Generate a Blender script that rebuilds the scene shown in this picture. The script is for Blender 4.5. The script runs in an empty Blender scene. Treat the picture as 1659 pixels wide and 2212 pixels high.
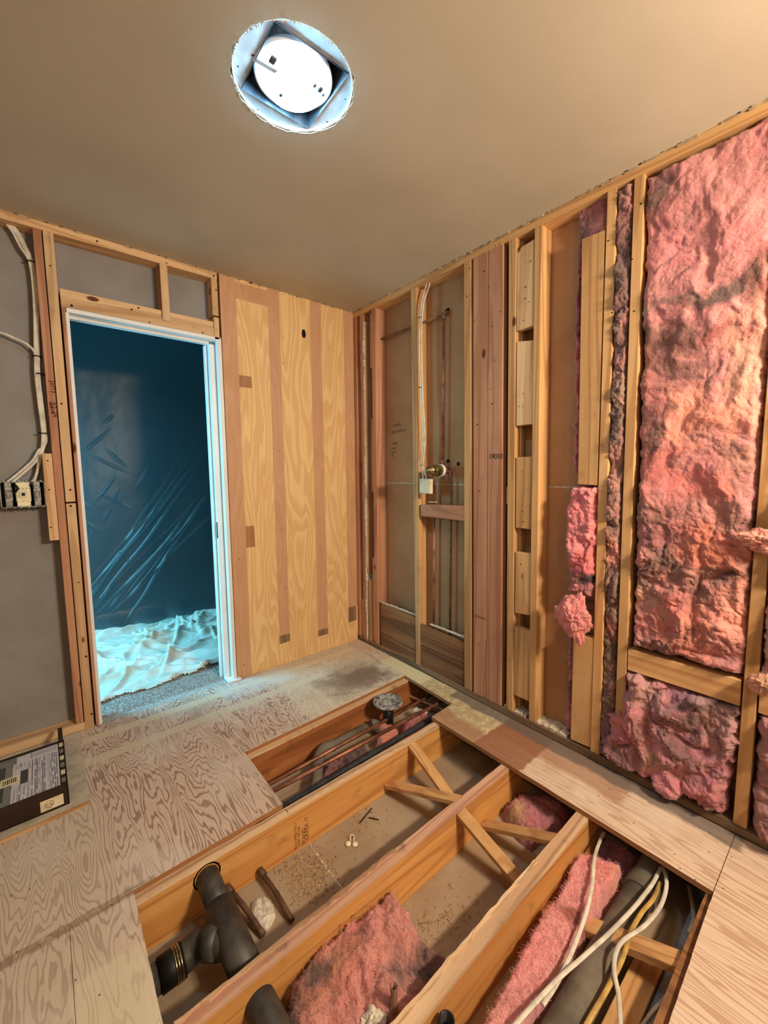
import bpy, bmesh, math, random
import numpy as np
from mathutils import Vector, Matrix
R = random.Random(7)
sc = bpy.context.scene
COL = sc.collection
# ---------------------------------------------------------------- camera
CW, CH, CF = 1659, 2212, 885.22
YAW, PIT, ROL = math.radians(39.8814), math.radians(-5.7105), math.radians(-0.5025)
CP = Vector((-1.81464, -2.50178, 1.30167))
fw = Vector((math.sin(YAW)*math.cos(PIT), math.cos(YAW)*math.cos(PIT), math.sin(PIT)))
_r = fw.cross(Vector((0, 0, 1))).normalized(); _u = _r.cross(fw)
rt = _r*math.cos(ROL)+_u*math.sin(ROL); up = -_r*math.sin(ROL)+_u*math.cos(ROL)
cd = bpy.data.cameras.new('camera'); cam = bpy.data.objects.new('camera', cd); COL.objects.link(cam)
cd.sensor_fit = 'VERTICAL'; cd.sensor_height = 36; cd.lens = CF*36/CH; cd.clip_start = .02
cam.matrix_world = Matrix(((rt.x, up.x, -fw.x, CP.x), (rt.y, up.y, -fw.y, CP.y), (rt.z, up.z, -fw.z, CP.z), (0, 0, 0, 1)))
sc.camera = cam
# ---------------------------------------------------------------- world, lights, exposure
w = bpy.data.worlds.new('world'); sc.world = w; w.use_nodes = True
w.node_tree.nodes['Background'].inputs[0].default_value = (.5, .45, .4, 1)
w.node_tree.nodes['Background'].inputs[1].default_value = .05
sc.view_settings.view_transform = 'Standard'; sc.view_settings.look = 'None'
sc.view_settings.gamma = 1; sc.view_settings.exposure = 0.12
sc.view_settings.use_curve_mapping = False
def light(name, kind, loc, power, color, size=.1, target=None, size_y=None, spread=None):
    d = bpy.data.lights.new(name, kind); d.energy = power; d.color = color
    if kind == 'AREA':
        d.size = size
        if size_y: d.shape = 'RECTANGLE'; d.size_y = size_y
        if spread: d.spread = spread
    else: d.shadow_soft_size = size
    o = bpy.data.objects.new(name, d); COL.objects.link(o); o.location = loc
    if target is not None:
        o.rotation_euler = (Vector(target)-Vector(loc)).to_track_quat('-Z', 'Y').to_euler()
    return o
# warm bath-bar lamp on the wall behind the photographer, then an added fill
light('warm_lamp', 'AREA', (-.55, -3.40, 1.93), 66, (1, .82, .61), .45, (-.8, 0, .6), .14)
light('warm_fill', 'POINT', (-2.3, -3.7, 1.9), 20, (1, .84, .66), .10)
# daylight in the next room, from its left
light('next_room_window', 'AREA', (-2.75, .75, 1.35), 92, (.19, .71, 1), .9, (-1.2, .9, 0), 1.2)
light('next_room_window_2', 'AREA', (-2.35, 2.0, 1.15), 9, (.10, .62, 1), .5, (-1.4, 1.5, 1.1), 1.2)

# ---------------------------------------------------------------- helpers
def at(px, py, ax, v):
    d = fw + rt*((px-CW/2)/CF) - up*((py-CH/2)/CF)
    i = 'xyz'.index(ax); t = (v-CP[i])/d[i]
    return CP + d*t
def lin(c, a=1):
    return tuple(((x/255)/12.92 if x/255 <= .04045 else ((x/255+.055)/1.055)**2.4) for x in c)+(a,)
def empty(name, loc=(0, 0, 0), **kw):
    o = bpy.data.objects.new(name, None); COL.objects.link(o); o.location = loc
    for k, v in kw.items(): o[k] = v
    return o
def link(name, me, m=None, parent=None, **kw):
    if m is not None:
        for q in (m if isinstance(m, (list, tuple)) else [m]): me.materials.append(q)
    o = bpy.data.objects.new(name, me); COL.objects.link(o)
    if parent is not None:
        o.parent = parent
        base = Vector(parent.location)
        if parent.parent: base += Vector(parent.parent.location)
        if base.length > 0: me.transform(Matrix.Translation(-base))
    for k, v in kw.items(): o[k] = v
    return o
def fin(bm, smooth=False):
    bmesh.ops.recalc_face_normals(bm, faces=bm.faces)
    me = bpy.data.meshes.new('m'); bm.to_mesh(me); bm.free()
    if smooth: me.polygons.foreach_set('use_smooth', [True]*len(me.polygons))
    return me
def hexa(bm, P, mi=0):
    # P: 8 points, bottom ring 0-3, top ring 4-7
    v = [bm.verts.new(p) for p in P]
    fs = []
    for f in ((0, 1, 2, 3), (4, 7, 6, 5), (0, 4, 5, 1), (1, 5, 6, 2), (2, 6, 7, 3), (3, 7, 4, 0)):
        q = bm.faces.new([v[i] for i in f]); q.material_index = mi; fs.append(q)
    return v, fs
def bxm(bm, x0, x1, y0, y1, z0, z1, mi=0):
    return hexa(bm, [(x0, y0, z0), (x1, y0, z0), (x1, y1, z0), (x0, y1, z0), (x0, y0, z1), (x1, y0, z1), (x1, y1, z1), (x0, y1, z1)], mi)
def bev(bm, w, seg=1):
    bmesh.ops.bevel(bm, geom=bm.edges[:], offset=w, segments=seg, affect='EDGES', clamp_overlap=True)
def box(name, x0, x1, y0, y1, z0, z1, m, parent=None, b=.0015, **kw):
    bm = bmesh.new(); bxm(bm, x0, x1, y0, y1, z0, z1)
    if b: bev(bm, b)
    return link(name, fin(bm), m, parent, **kw)
def hexo(name, P, m, parent=None, b=.0015, **kw):
    bm = bmesh.new(); hexa(bm, P)
    bmesh.ops.recalc_face_normals(bm, faces=bm.faces)
    if b: bev(bm, b)
    return link(name, fin(bm), m, parent, **kw)
def beam(name, a, b, wv, dv, m, parent=None, **kw):
    # bar from a to b with half-vectors wv, dv
    a, b, wv, dv = map(Vector, (a, b, wv, dv))
    P = [a-wv-dv, a+wv-dv, a+wv+dv, a-wv+dv, b-wv-dv, b+wv-dv, b+wv+dv, b-wv+dv]
    return hexo(name, P, m, parent, **kw)
def catmull(pts, n):
    pts = [Vector(p) for p in pts]
    if len(pts) < 3: return [pts[0].lerp(pts[-1], i/n) for i in range(n+1)]
    P = [pts[0]*2-pts[1]]+pts+[pts[-1]*2-pts[-2]]; out = []
    for i in range(1, len(P)-2):
        for k in range(n):
            t = k/n; a, b, c, d = P[i-1], P[i], P[i+1], P[i+2]
            out.append(.5*((2*b)+(c-a)*t+(2*a-5*b+4*c-d)*t*t+(3*b-a-3*c+d)*t**3))
    out.append(pts[-1]); return out
def tube_bm(bm, pts, r, seg=12, smooth=8, flat=1.0, cap=True, mi=0, flatdir=None):
    pts = catmull(pts, smooth) if smooth > 1 else [Vector(p) for p in pts]
    rs = r if callable(r) else (lambda t: r)
    prev = None; rings = []
    for i, p in enumerate(pts):
        t = (pts[min(i+1, len(pts)-1)]-pts[max(i-1, 0)]).normalized()
        ref = prev if prev is not None else (Vector(flatdir) if flatdir else (Vector((0, 0, 1)) if abs(t.z) < .9 else Vector((1, 0, 0))))
        a = (ref - t*ref.dot(t)).normalized(); prev = a; b = t.cross(a)
        rr = rs(i/(len(pts)-1))
        rings.append([bm.verts.new(p+a*(rr*flat*math.cos(2*math.pi*k/seg))+b*(rr*math.sin(2*math.pi*k/seg))) for k in range(seg)])
    for i in range(len(rings)-1):
        for k in range(seg):
            f = bm.faces.new((rings[i][k], rings[i][(k+1) % seg], rings[i+1][(k+1) % seg], rings[i+1][k])); f.smooth = True; f.material_index = mi
    if cap:
        for q in (rings[0], rings[-1]): f = bm.faces.new(q); f.material_index = mi
    return rings
def tube(name, pts, r, m, parent=None, seg=12, smooth=8, flat=1.0, flatdir=None, **kw):
    bm = bmesh.new(); tube_bm(bm, pts, r, seg, smooth, flat, flatdir=flatdir)
    return link(name, fin(bm), m, parent, **kw)
def lathe_bm(bm, prof, c, axis='z', seg=40, mi=0, close=False):
    c = Vector(c); rings = []
    for (r, h) in prof:
        ring = []
        for k in range(seg):
            a = 2*math.pi*k/seg; x, y = r*math.cos(a), r*math.sin(a)
            v = {'z': (x, y, h), 'x': (h, x, y), 'y': (x, h, y)}[axis]
            ring.append(bm.verts.new(c+Vector(v)))
        rings.append(ring)
    for i in range(len(rings)-1):
        for k in range(seg):
            f = bm.faces.new((rings[i][k], rings[i][(k+1) % seg], rings[i+1][(k+1) % seg], rings[i+1][k])); f.smooth = True; f.material_index = mi
    for q, p in ((rings[0], prof[0]), (rings[-1], prof[-1])):
        if p[0] > 1e-4 and close: bm.faces.new(q).material_index = mi
    return rings
def lathe(name, prof, c, axis, m, parent=None, seg=40, close=True, **kw):
    bm = bmesh.new(); lathe_bm(bm, prof, c, axis, seg, 0, close)
    bmesh.ops.remove_doubles(bm, verts=bm.verts, dist=1e-5)
    return link(name, fin(bm), m, parent, **kw)
def prism(name, poly, z0, z1, m, parent=None, top_mi=None, holes=None, **kw):
    bm = bmesh.new()
    vs = [bm.verts.new((x, y, z0)) for x, y in poly]; f = bm.faces.new(vs)
    ret = bmesh.ops.extrude_face_region(bm, geom=[f])
    for v in [g for g in ret['geom'] if isinstance(g, bmesh.types.BMVert)]: v.co.z = z1
    bmesh.ops.recalc_face_normals(bm, faces=bm.faces)
    if top_mi is not None:
        for f in bm.faces:
            if abs(f.normal.z) > .5: f.material_index = top_mi
    return link(name, fin(bm), m, parent, **kw)
# ---- numpy noise
def _h(ix, iy, seed):
    n = (ix.astype(np.int64)*374761393 + iy.astype(np.int64)*668265263 + seed*2147483647) & 0xffffffff
    n = ((n ^ (n >> 13))*1274126177) & 0xffffffff
    return ((n ^ (n >> 16)) & 0xffffffff)/4294967295.0
def perl(x, y, seed=0):
    ix, iy = np.floor(x), np.floor(y); fx, fy = x-ix, y-iy
    u, v = fx**3*(fx*(fx*6-15)+10), fy**3*(fy*(fy*6-15)+10)
    def g(dx, dy):
        a = _h(ix+dx, iy+dy, seed)*2*np.pi
        return np.cos(a)*(fx-dx)+np.sin(a)*(fy-dy)
    return ((g(0, 0)*(1-u)+g(1, 0)*u)*(1-v)+(g(0, 1)*(1-u)+g(1, 1)*u)*v)*1.5
def fbm(x, y, seed=0, o=4, gain=.5):
    s = 0; a = 1
    for i in range(o): s = s+a*perl(x*2**i, y*2**i, seed+i*13); a *= gain
    return s
def ridge(x, y, seed=0, o=3):
    s = 0; a = 1
    for i in range(o): s = s+a*(1-np.abs(perl(x*2**i, y*2**i, seed+i*7))*2); a *= .5
    return s/1.75
# ---- node materials
def newmat(name, rough=.8, metal=0.0, spec=.3):
    m = bpy.data.materials.new(name); m.use_nodes = True
    nt = m.node_tree; b = nt.nodes['Principled BSDF']
    b.inputs['Roughness'].default_value = rough; b.inputs['Metallic'].default_value = metal
    b.inputs['Specular IOR Level'].default_value = spec
    return m, nt, b
class G:
    def __init__(s, nt): s.nt = nt
    def n(s, t, ins=(), **at_):
        q = s.nt.nodes.new(t)
        for k, v in at_.items(): setattr(q, k, v)
        for k, v in (ins.items() if isinstance(ins, dict) else enumerate(ins)):
            if v is None: continue
            if isinstance(v, bpy.types.NodeSocket): s.nt.links.new(v, q.inputs[k])
            else: q.inputs[k].default_value = v
        return q
    def m(s, op, a, b=0., c=None, clamp=False):
        q = s.n('ShaderNodeMath', [a, b] + ([c] if c is not None else []), operation=op); q.use_clamp = clamp
        return q.outputs[0]
    def vm(s, op, a, b=(0, 0, 0)):
        return s.n('ShaderNodeVectorMath', [a, b], operation=op).outputs[0]
    def obj(s): return s.n('ShaderNodeTexCoord').outputs['Object']
    def noise(s, v, scale, det=3, rough=.5, dist=0):
        return s.n('ShaderNodeTexNoise', {'Vector': v, 'Scale': scale, 'Detail': det, 'Roughness': rough, 'Distortion': dist}).outputs[0]
    def ss(s, v, a, b):
        q = s.n('ShaderNodeMapRange', {0: v, 1: a, 2: b}, interpolation_type='SMOOTHSTEP'); return q.outputs[0]
    def mix(s, f, a, b, bt='MIX'):
        q = s.n('ShaderNodeMix', data_type='RGBA', blend_type=bt)
        for i, v in ((0, f), (6, a), (7, b)):
            if isinstance(v, bpy.types.NodeSocket): s.nt.links.new(v, q.inputs[i])
            else: q.inputs[i].default_value = v
        return q.outputs[2]
    def bump(s, h, st, dist, bs, prev=None):
        q = s.n('ShaderNodeBump', {'Strength': st, 'Distance': dist, 'Height': h})
        if prev: s.nt.links.new(prev, q.inputs['Normal'])
        s.nt.links.new(q.outputs[0], bs.inputs['Normal']); return q.outputs[0]
    def col(s, c, b): s.nt.links.new(c, b.inputs['Base Color'])
def plain(name, c, rough=.7, metal=0, spec=.3, var=.12, scale=30, c2=None, bump=.1):
    m, nt, b = newmat(name, rough, metal, spec); g = G(nt); o = g.obj()
    n = g.noise(o, scale, 4, .6)
    d = c2 if c2 else tuple(x*(1-var*2) for x in c)
    g.col(g.mix(g.ss(n, .35, .68), lin(c), lin(d)), b)
    if bump: g.bump(n, bump, .003, b)
    return m
AX = {'x': (.05, 1, 1), 'y': (1, .05, 1), 'z': (1, 1, .05)}
def lumber(name, axis, c1, c2, c3, knots=True, stain=None, rough=.75, dirt=.25):
    m, nt, b = newmat(name, rough, 0, .25); g = G(nt); o = g.obj()
    rnd = g.n('ShaderNodeObjectInfo').outputs['Random']
    off = g.n('ShaderNodeCombineXYZ', [g.m('MULTIPLY', rnd, 31.7), g.m('MULTIPLY', rnd, 17.3), g.m('MULTIPLY', rnd, 23.9)]).outputs[0]
    p0 = g.vm('ADD', o, off)
    p = g.vm('MULTIPLY', p0, AX[axis])
    fine = g.noise(p, 130, 4, .6); mid = g.noise(p, 22, 3, .5, .4)
    rings = g.m('SINE', g.m('MULTIPLY', g.noise(p, 5, 2, .5, .2), 55))
    rings = g.ss(rings, .45, 1.0)
    c = g.mix(g.ss(mid, .3, .7), lin(c1), lin(c2))
    c = g.mix(g.m('MULTIPLY', rings, .55), c, lin(c3))
    c = g.mix(g.m('MULTIPLY', g.ss(fine, .5, .8), .35), c, lin(c3))
    big = g.noise(p0, 2.3, 2)
    c = g.mix(g.m('MULTIPLY', g.ss(big, .45, .75), .35), c, lin(tuple(x*.8 for x in c1)))
    if knots:
        kx = {'x': (.45, 1, 1), 'y': (1, .45, 1), 'z': (1, 1, .45)}[axis]
        v = g.n('ShaderNodeTexVoronoi', {'Vector': g.vm('MULTIPLY', p0, kx), 'Scale': 6.0}).outputs['Distance']
        c = g.mix(g.m('SUBTRACT', 1.0, g.ss(v, .05, .085)), c, lin((96, 54, 26)))
    if dirt:
        dn = g.noise(p0, 9, 5, .65)
        c = g.mix(g.m('MULTIPLY', g.ss(dn, .56, .75), dirt), c, lin((88, 62, 42)))
    # slight tone difference from board to board
    hv = g.n('ShaderNodeHueSaturation', {'Hue': .5, 'Saturation': 1.0, 'Value': g.m('MULTIPLY_ADD', rnd, .22, .89), 'Color': c}).outputs[0]
    g.col(hv, b)
    g.bump(g.m('ADD', fine, g.m('MULTIPLY', rings, .4)), .35, .0012, b)
    return m
HON = ((212, 168, 116), (198, 150, 96), (156, 106, 64))
RED = ((200, 150, 118), (186, 130, 96), (150, 98, 70))
PAL = ((224, 190, 146), (210, 170, 124), (174, 130, 88))
ORG = ((222, 166, 98), (208, 144, 76), (168, 108, 58))
M = {}
for ax in 'xyz':
    M['hon_'+ax] = lumber('honey_lumber_'+ax, ax, *HON)
    M['red_'+ax] = lumber('reddish_lumber_'+ax, ax, *RED)
    M['pal_'+ax] = lumber('pale_lumber_'+ax, ax, *PAL)
    M['org_'+ax] = lumber('orange_joist_'+ax, ax, *ORG, knots=False, dirt=.3)
M['old_y'] = lumber('old_dirty_plank', 'y', (150, 104, 66), (120, 80, 50), (74, 46, 28), dirt=.6)
M['plate_y'] = lumber('dirty_bottom_plate', 'y', (138, 110, 84), (104, 82, 62), (60, 46, 36), knots=False, dirt=.7)
M['rough_x'] = lumber('splintered_joist_edge', 'x', (226, 196, 158), (200, 160, 124), (140, 98, 70), knots=False, dirt=.6)
M['redtop_x'] = lumber('red_stained_joist_edge', 'x', (210, 168, 144), (194, 154, 122), (158, 92, 78), knots=False, dirt=.7)
def edgeply():
    m, nt, b = newmat('plywood_edge', .85); g = G(nt); o = g.obj()
    z = g.n('ShaderNodeSeparateXYZ', [o]).outputs[2]
    ly = g.ss(g.m('SINE', g.m('MULTIPLY', z, 2*math.pi/.0076)), -.2, .2)
    c = g.mix(ly, lin((196, 148, 100)), lin((122, 76, 44)))
    c = g.mix(g.m('MULTIPLY', g.noise(o, 70, 4, .6), .7), c, lin((150, 100, 62)))
    g.col(c, b); return m
M['edge'] = edgeply()
# plywood with contour-like rotary grain; floor carries its own old stains and glue
def plyfloor(name, tone, masks=(), ani=.17, nsc=6.0, freq=34.0, amt=.75, w0=.10):
    m, nt, b = newmat(name, .85, 0, .2); g = G(nt); o = g.obj()
    sx = g.n('ShaderNodeSeparateXYZ', [o])
    X, Y = sx.outputs[0], sx.outputs[1]
    h1 = g.noise(g.vm('MULTIPLY', o, (1, ani, 1)), nsc, 4.2, .46, .15)
    fr = g.m('FRACT', g.m('MULTIPLY', h1, freq))
    wd = g.m('MULTIPLY_ADD', g.noise(o, 9.0, 2), .85, w0-.22)
    line = g.m('MULTIPLY', g.ss(fr, 0.0, .10), g.m('SUBTRACT', 1.0, g.n('ShaderNodeMapRange', {0: fr, 1: wd, 2: g.m('ADD', wd, .12)}).outputs[0]))
    fine = g.noise(g.vm('MULTIPLY', o, (1, .05, 1)), 190, 4, .65)
    c = g.mix(g.ss(fine, .3, .75), lin(tone[0]), lin(tone[1]))
    c = g.mix(g.m('MULTIPLY', line, amt), c, lin(tone[2]))
    haze = g.noise(o, 3.2, 5, .6)
    c = g.mix(g.m('MULTIPLY', g.ss(haze, .47, .66), .55), c, lin(tone[3]))
    wn = g.noise(o, 26, 5, .7); wn2 = g.noise(o, 7, 4, .6)
    for (x0, x1, y0, y1, soft, warp, colr, amt, keep) in masks:
        wx = g.m('MULTIPLY_ADD', wn2, warp, X); wx = g.m('SUBTRACT', wx, warp*.5)
        wy = g.m('MULTIPLY_ADD', wn, warp*.7, Y); wy = g.m('SUBTRACT', wy, warp*.35)
        f = g.m('MULTIPLY', g.m('MULTIPLY', g.ss(wx, x0-soft, x0+soft), g.m('SUBTRACT', 1.0, g.ss(wx, x1-soft, x1+soft))),
                g.m('MULTIPLY', g.ss(wy, y0-soft, y0+soft), g.m('SUBTRACT', 1.0, g.ss(wy, y1-soft, y1+soft))))
        f = g.m('MULTIPLY', f, amt)
        if keep:
            f = g.m('MULTIPLY', f, g.ss(wn, .66-keep, .70-keep*.4))
        c = g.mix(f, c, lin(colr))
    spots = g.n('ShaderNodeTexVoronoi', {'Vector': o, 'Scale': 17.0}).outputs['Distance']
    c = g.mix(g.m('MULTIPLY', g.m('SUBTRACT', 1.0, g.ss(spots, .03, .07)), .8), c, lin((70, 50, 36)))
    g.col(c, b)
    hh = g.m('ADD', g.m('MULTIPLY', line, -.7), fine)
    g.bump(g.m('ADD', hh, wn), .5, .0016, b)
    return m
T1 = ((214, 191, 172), (196, 171, 152), (136, 105, 90), (214, 202, 188))
T2 = ((214, 190, 166), (204, 176, 150), (168, 130, 106), (222, 202, 182))
M['floor'] = plyfloor('weathered_floor_plywood', T1, [
    (-.80, .1, -1.00, .05, .012, .10, (214, 202, 172), .55, .0),
    (-.60, -.16, -.60, -.36, .10, .42, (124, 98, 78), .8, .0),
    (-.44, -.20, -.62, -.30, .08, .36, (118, 92, 72), .6, .0),
    (-.40, .2, -.40, -.22, .02, .08, (196, 172, 144), .4, .0),
    (-1.75, .0, -.145, -.085, .006, .01, (216, 200, 170), .85, .0),
    (-1.75, -.5, -.335, -.275, .006, .012, (212, 200, 172), .75, .0),
    (-1.10, -.65, -.22, -.02, .03, .12, (208, 214, 210), .6, .35),
    (-3, -1.72, -3, -.55, .05, .10, (198, 184, 160), .45, .0),
    (-1.845, -1.62, -1.75, -1.28, .01, .03, (218, 208, 174), .55, .0),
    (-2.6, -1.62, -1.115, -1.085, .004, .02, (96, 72, 54), .5, .45),
])
M['floorR'] = plyfloor('tan_floor_plywood', T2, [
    (-.42, .1, -1.352, -.40, .005, .02, (212, 196, 152), .92, .0),
    (-.30, .1, -1.34, -.80, .02, .12, (140, 116, 86), .6, .34),
    (-.42, -.20, -1.37, -1.02, .02, .16, (160, 116, 88), .75, .0),
    (-.45, .1, -1.60, -1.355, .006, .05, (142, 92, 64), .85, .0),
    (-.17, .1, -1.95, -1.355, .02, .09, (150, 98, 66), .6, .0),
    (-.075, .1, -2.3, -1.0, .01, .07, (104, 94, 88), .8, .0),
], .07, 5.0, 42.0, .62, .12)
# ---------------------------------------------------------------- more materials
def drywall(name, c, c2, joint=None, rough=.9):
    m, nt, b = newmat(name, rough, 0, .15); g = G(nt); o = g.obj()
    n = g.noise(o, 3, 4, .6); f = g.noise(o, 260, 3, .6)
    cc = g.mix(g.ss(n, .35, .7), lin(c), lin(c2))
    cc = g.mix(g.m('MULTIPLY', g.ss(f, .4, .7), .12), cc, lin(tuple(x*.7 for x in c)))
    sp = g.n('ShaderNodeTexVoronoi', {'Vector': o, 'Scale': 24.0}).outputs['Distance']
    cc = g.mix(g.m('MULTIPLY', g.m('SUBTRACT', 1.0, g.ss(sp, .025, .06)), .5), cc, lin((205, 195, 175)))
    g.col(cc, b); g.bump(f, .15, .0006, b); return m
M['dryL'] = drywall('grey_drywall_back', (150, 146, 142), (138, 132, 126))
M['dryR'] = drywall('brown_drywall_back', (184, 140, 100), (168, 124, 84))
M['dryB'] = drywall('lower_ceiling_drywall', (176, 156, 130), (156, 132, 106))
M['joint'] = plain('joint_line', (206, 192, 168), .9)
M['gyp'] = plain('broken_gypsum', (226, 214, 194), .95, var=.1, scale=60, bump=.5)
def ceilmat():
    m, nt, b = newmat('ceiling_paint', .85, 0, .2); g = G(nt); o = g.obj()
    n = g.noise(o, 2.0, 3, .5); f = g.noise(o, 130, 4, .6)
    g.col(g.mix(g.ss(n, .3, .7), lin((198, 189, 170)), lin((188, 179, 160))), b)
    g.bump(f, .18, .0012, b); return m
M['ceil'] = ceilmat()
M['paint'] = plain('wall_paint', (150, 140, 122), .85, var=.03, scale=5)
M['white'] = plain('white_trim_paint', (232, 232, 230), .45, spec=.4, var=.015, scale=6, bump=0)
def wallply(name, c1, c2, c3, freq=16., amt=.7):
    m, nt, b = newmat(name, .6, 0, .35); g = G(nt); o = g.obj()
    h1 = g.noise(g.vm('MULTIPLY', o, (1, 1, .16)), 4.2, 2.6, .45, .2)
    fr = g.m('FRACT', g.m('MULTIPLY', h1, freq))
    line = g.m('MULTIPLY', g.ss(fr, 0., .45), g.m('SUBTRACT', 1.0, g.ss(fr, .78, .86)))
    fine = g.noise(g.vm('MULTIPLY', o, (1, 1, .03)), 170, 4, .6)
    c = g.mix(g.ss(fine, .3, .75), lin(c1), lin(c2))
    c = g.mix(g.m('MULTIPLY', line, amt), c, lin(c3))
    bl = g.noise(g.vm('MULTIPLY', o, (1, 1, .5)), 5, 3, .6)
    c = g.mix(g.m('MULTIPLY', g.ss(bl, .5, .72), .35), c, lin(c3))
    sp = g.n('ShaderNodeTexVoronoi', {'Vector': o, 'Scale': 11.0}).outputs['Distance']
    c = g.mix(g.m('MULTIPLY', g.m('SUBTRACT', 1.0, g.ss(sp, .02, .04)), .7), c, lin((90, 60, 34)))
    g.col(c, b); g.bump(fine, .2, .0007, b); return m
M['ply'] = wallply('golden_wall_plywood', (232, 196, 142), (226, 186, 126), (206, 158, 100), 20., .55)
M['plystrip'] = wallply('unfaded_reddish_strip', (204, 158, 120), (196, 148, 108), (180, 130, 92), 14., .25)
M['plypatch'] = wallply('brown_patch', (176, 128, 82), (164, 114, 70), (140, 92, 54), 9., .4)
M['plydark'] = wallply('glue_stained_patch', (150, 118, 88), (128, 100, 78), (96, 72, 56), 9., .5)
M['copper'] = plain('copper', (180, 118, 90), .45, .5, .5, .22, 12, (110, 70, 48), .05)
M['copperold'] = plain('dull_copper', (150, 108, 84), .55, .35, .4, .2, 12, (104, 76, 56), .1)
M['pipeold'] = plain('brown_old_pipe', (116, 84, 62), .6, .2, .4, .2, 14, (78, 56, 42), .1)
M['brass'] = plain('brass_chrome', (190, 180, 130), .22, .95, .5, .15, 30)
M['abs'] = plain('black_abs_dusty', (46, 43, 40), .5, 0, .5, .2, 14, (78, 72, 64), .1)
M['blackp'] = plain('black_pipe', (22, 22, 24), .35, 0, .5, .2, 14)
M['greyp'] = plain('dusty_grey_pipe', (122, 114, 100), .8, 0, .3, .2, 9, (92, 84, 72), .2)
M['steel'] = plain('galvanised_steel', (160, 160, 156), .4, .8, .5, .15, 20)
M['flange'] = plain('dirty_flange', (168, 164, 156), .85, .0, .3, .3, 45, (88, 84, 80), .8)
M['cable'] = plain('white_cable_jacket', (226, 218, 200), .5, 0, .4, .08, 20)
M['cableyel'] = plain('yellow_cable_jacket', (206, 168, 92), .5, 0, .4, .12, 20)
M['blackw'] = plain('black_tie', (20, 20, 20), .6)
M['hole'] = plain('dark_hole', (34, 22, 14), .95)
M['ink'] = plain('ink_brown', (74, 42, 24), .9)
M['dark'] = plain('brown_enamel', (54, 36, 28), .45, .2, .5, .1, 20)
M['lug'] = plain('grey_device', (178, 178, 172), .4, .3, .4, .2, 90, (96, 96, 92))
M['ivory'] = plain('ivory_plastic', (244, 234, 196), .5, 0, .4, .05, 60)
M['blackd'] = plain('black_plastic', (24, 22, 20), .5)
M['paper'] = plain('printed_sheet_paper', (206, 202, 206), .8, var=.03, scale=20)
M['paperg'] = plain('grey_green_sheet', (124, 126, 116), .8, var=.05, scale=20)
M['paperd'] = plain('dark_grey_sheet', (74, 72, 70), .8, var=.05, scale=20)
M['print'] = plain('print_grey', (126, 124, 134), .9)
M['label'] = plain('label_ivory', (228, 216, 180), .6, var=.04)
M['carpet'] = plain('grey_carpet', (214, 206, 198), 1, var=.25, scale=220, bump=1.0)
M['debris'] = plain('sawdust', (196, 160, 116), 1, var=.2, scale=120)
M['ducting'] = plain('blue_grey_duct', (160, 172, 186), .5, .1, .4, .15, 12)
def cloth():
    m, nt, b = newmat('canvas_drop_cloth', .95, 0, .1); g = G(nt); o = g.obj()
    n = g.noise(o, 3.5, 4, .6)
    c = g.mix(g.ss(n, .4, .65), lin((206, 202, 190)), lin((186, 178, 160)))
    g.col(c, b); g.bump(g.noise(o, 300, 2), .2, .0006, b); return m
M['cloth'] = cloth()
def wool(name, fib=1.0):
    m, nt, b = newmat(name, 1.0, 0, .05); g = G(nt); o = g.obj()
    a = g.n('ShaderNodeAttribute', attribute_name='Col').outputs['Color']
    f = g.noise(o, 160, 5, .7, 1.2); f2 = g.noise(o, 34, 5, .65, 1.5)
    c = g.mix(g.m('MULTIPLY', g.ss(f2, .42, .62), .30), a, lin((255, 196, 180)), 'SOFT_LIGHT')
    c = g.mix(g.m('MULTIPLY', g.ss(f, .50, .75), .30), c, lin((120, 84, 76)), 'MULTIPLY')
    g.col(c, b)
    b.inputs['Subsurface Weight'].default_value = .25; b.inputs['Subsurface Radius'].default_value = (1, .45, .4); b.inputs['Subsurface Scale'].default_value = .012
    b.inputs['Sheen Weight'].default_value = .2; b.inputs['Sheen Roughness'].default_value = .6
    g.bump(g.m('ADD', f, f2), .8*fib, .004, b); return m
M['wool'] = wool('pink_fibreglass')
def plastic():
    m, nt, b = newmat('clear_poly_sheeting', .2); g = G(nt)
    nt.nodes.remove(b); out = nt.nodes['Material Output']; o = g.obj()
    tr = g.n('ShaderNodeBsdfTransparent', [(.90, .97, .98, 1)]).outputs[0]
    gl = g.n('ShaderNodeBsdfGlossy', {'Color': (.9, .95, .96, 1), 'Roughness': .42}).outputs[0]
    df = g.n('ShaderNodeBsdfTranslucent', {'Color': (.75, .9, .95, 1)}).outputs[0]
    d2 = g.n('ShaderNodeBsdfDiffuse', {'Color': (.7, .85, .9, 1)}).outputs[0]
    m1 = g.n('ShaderNodeMixShader', {0: .14, 1: df, 2: d2}).outputs[0]
    m2 = g.n('ShaderNodeMixShader', {0: .16, 1: m1, 2: gl}).outputs[0]
    m3 = g.n('ShaderNodeMixShader', {0: .80, 1: m2, 2: tr}).outputs[0]
    nt.links.new(m3, out.inputs[0]); return m
M['poly'] = plastic()
def emis(name, c, s):
    m, nt, b = newmat(name); b.inputs['Emission Color'].default_value = c; b.inputs['Emission Strength'].default_value = s
    b.inputs['Base Color'].default_value = (.9, .9, .9, 1); return m
M['glow'] = emis('lit_diffuser', (.36, .74, 1, 1), 62)
M['nextwall'] = plain('next_room_gloom', (20, 44, 50), .9, var=.03, scale=4)  # dark teal carries the gloom of the unlit room in its colour

# ================================================================ SETTING
H = 2.44
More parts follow.
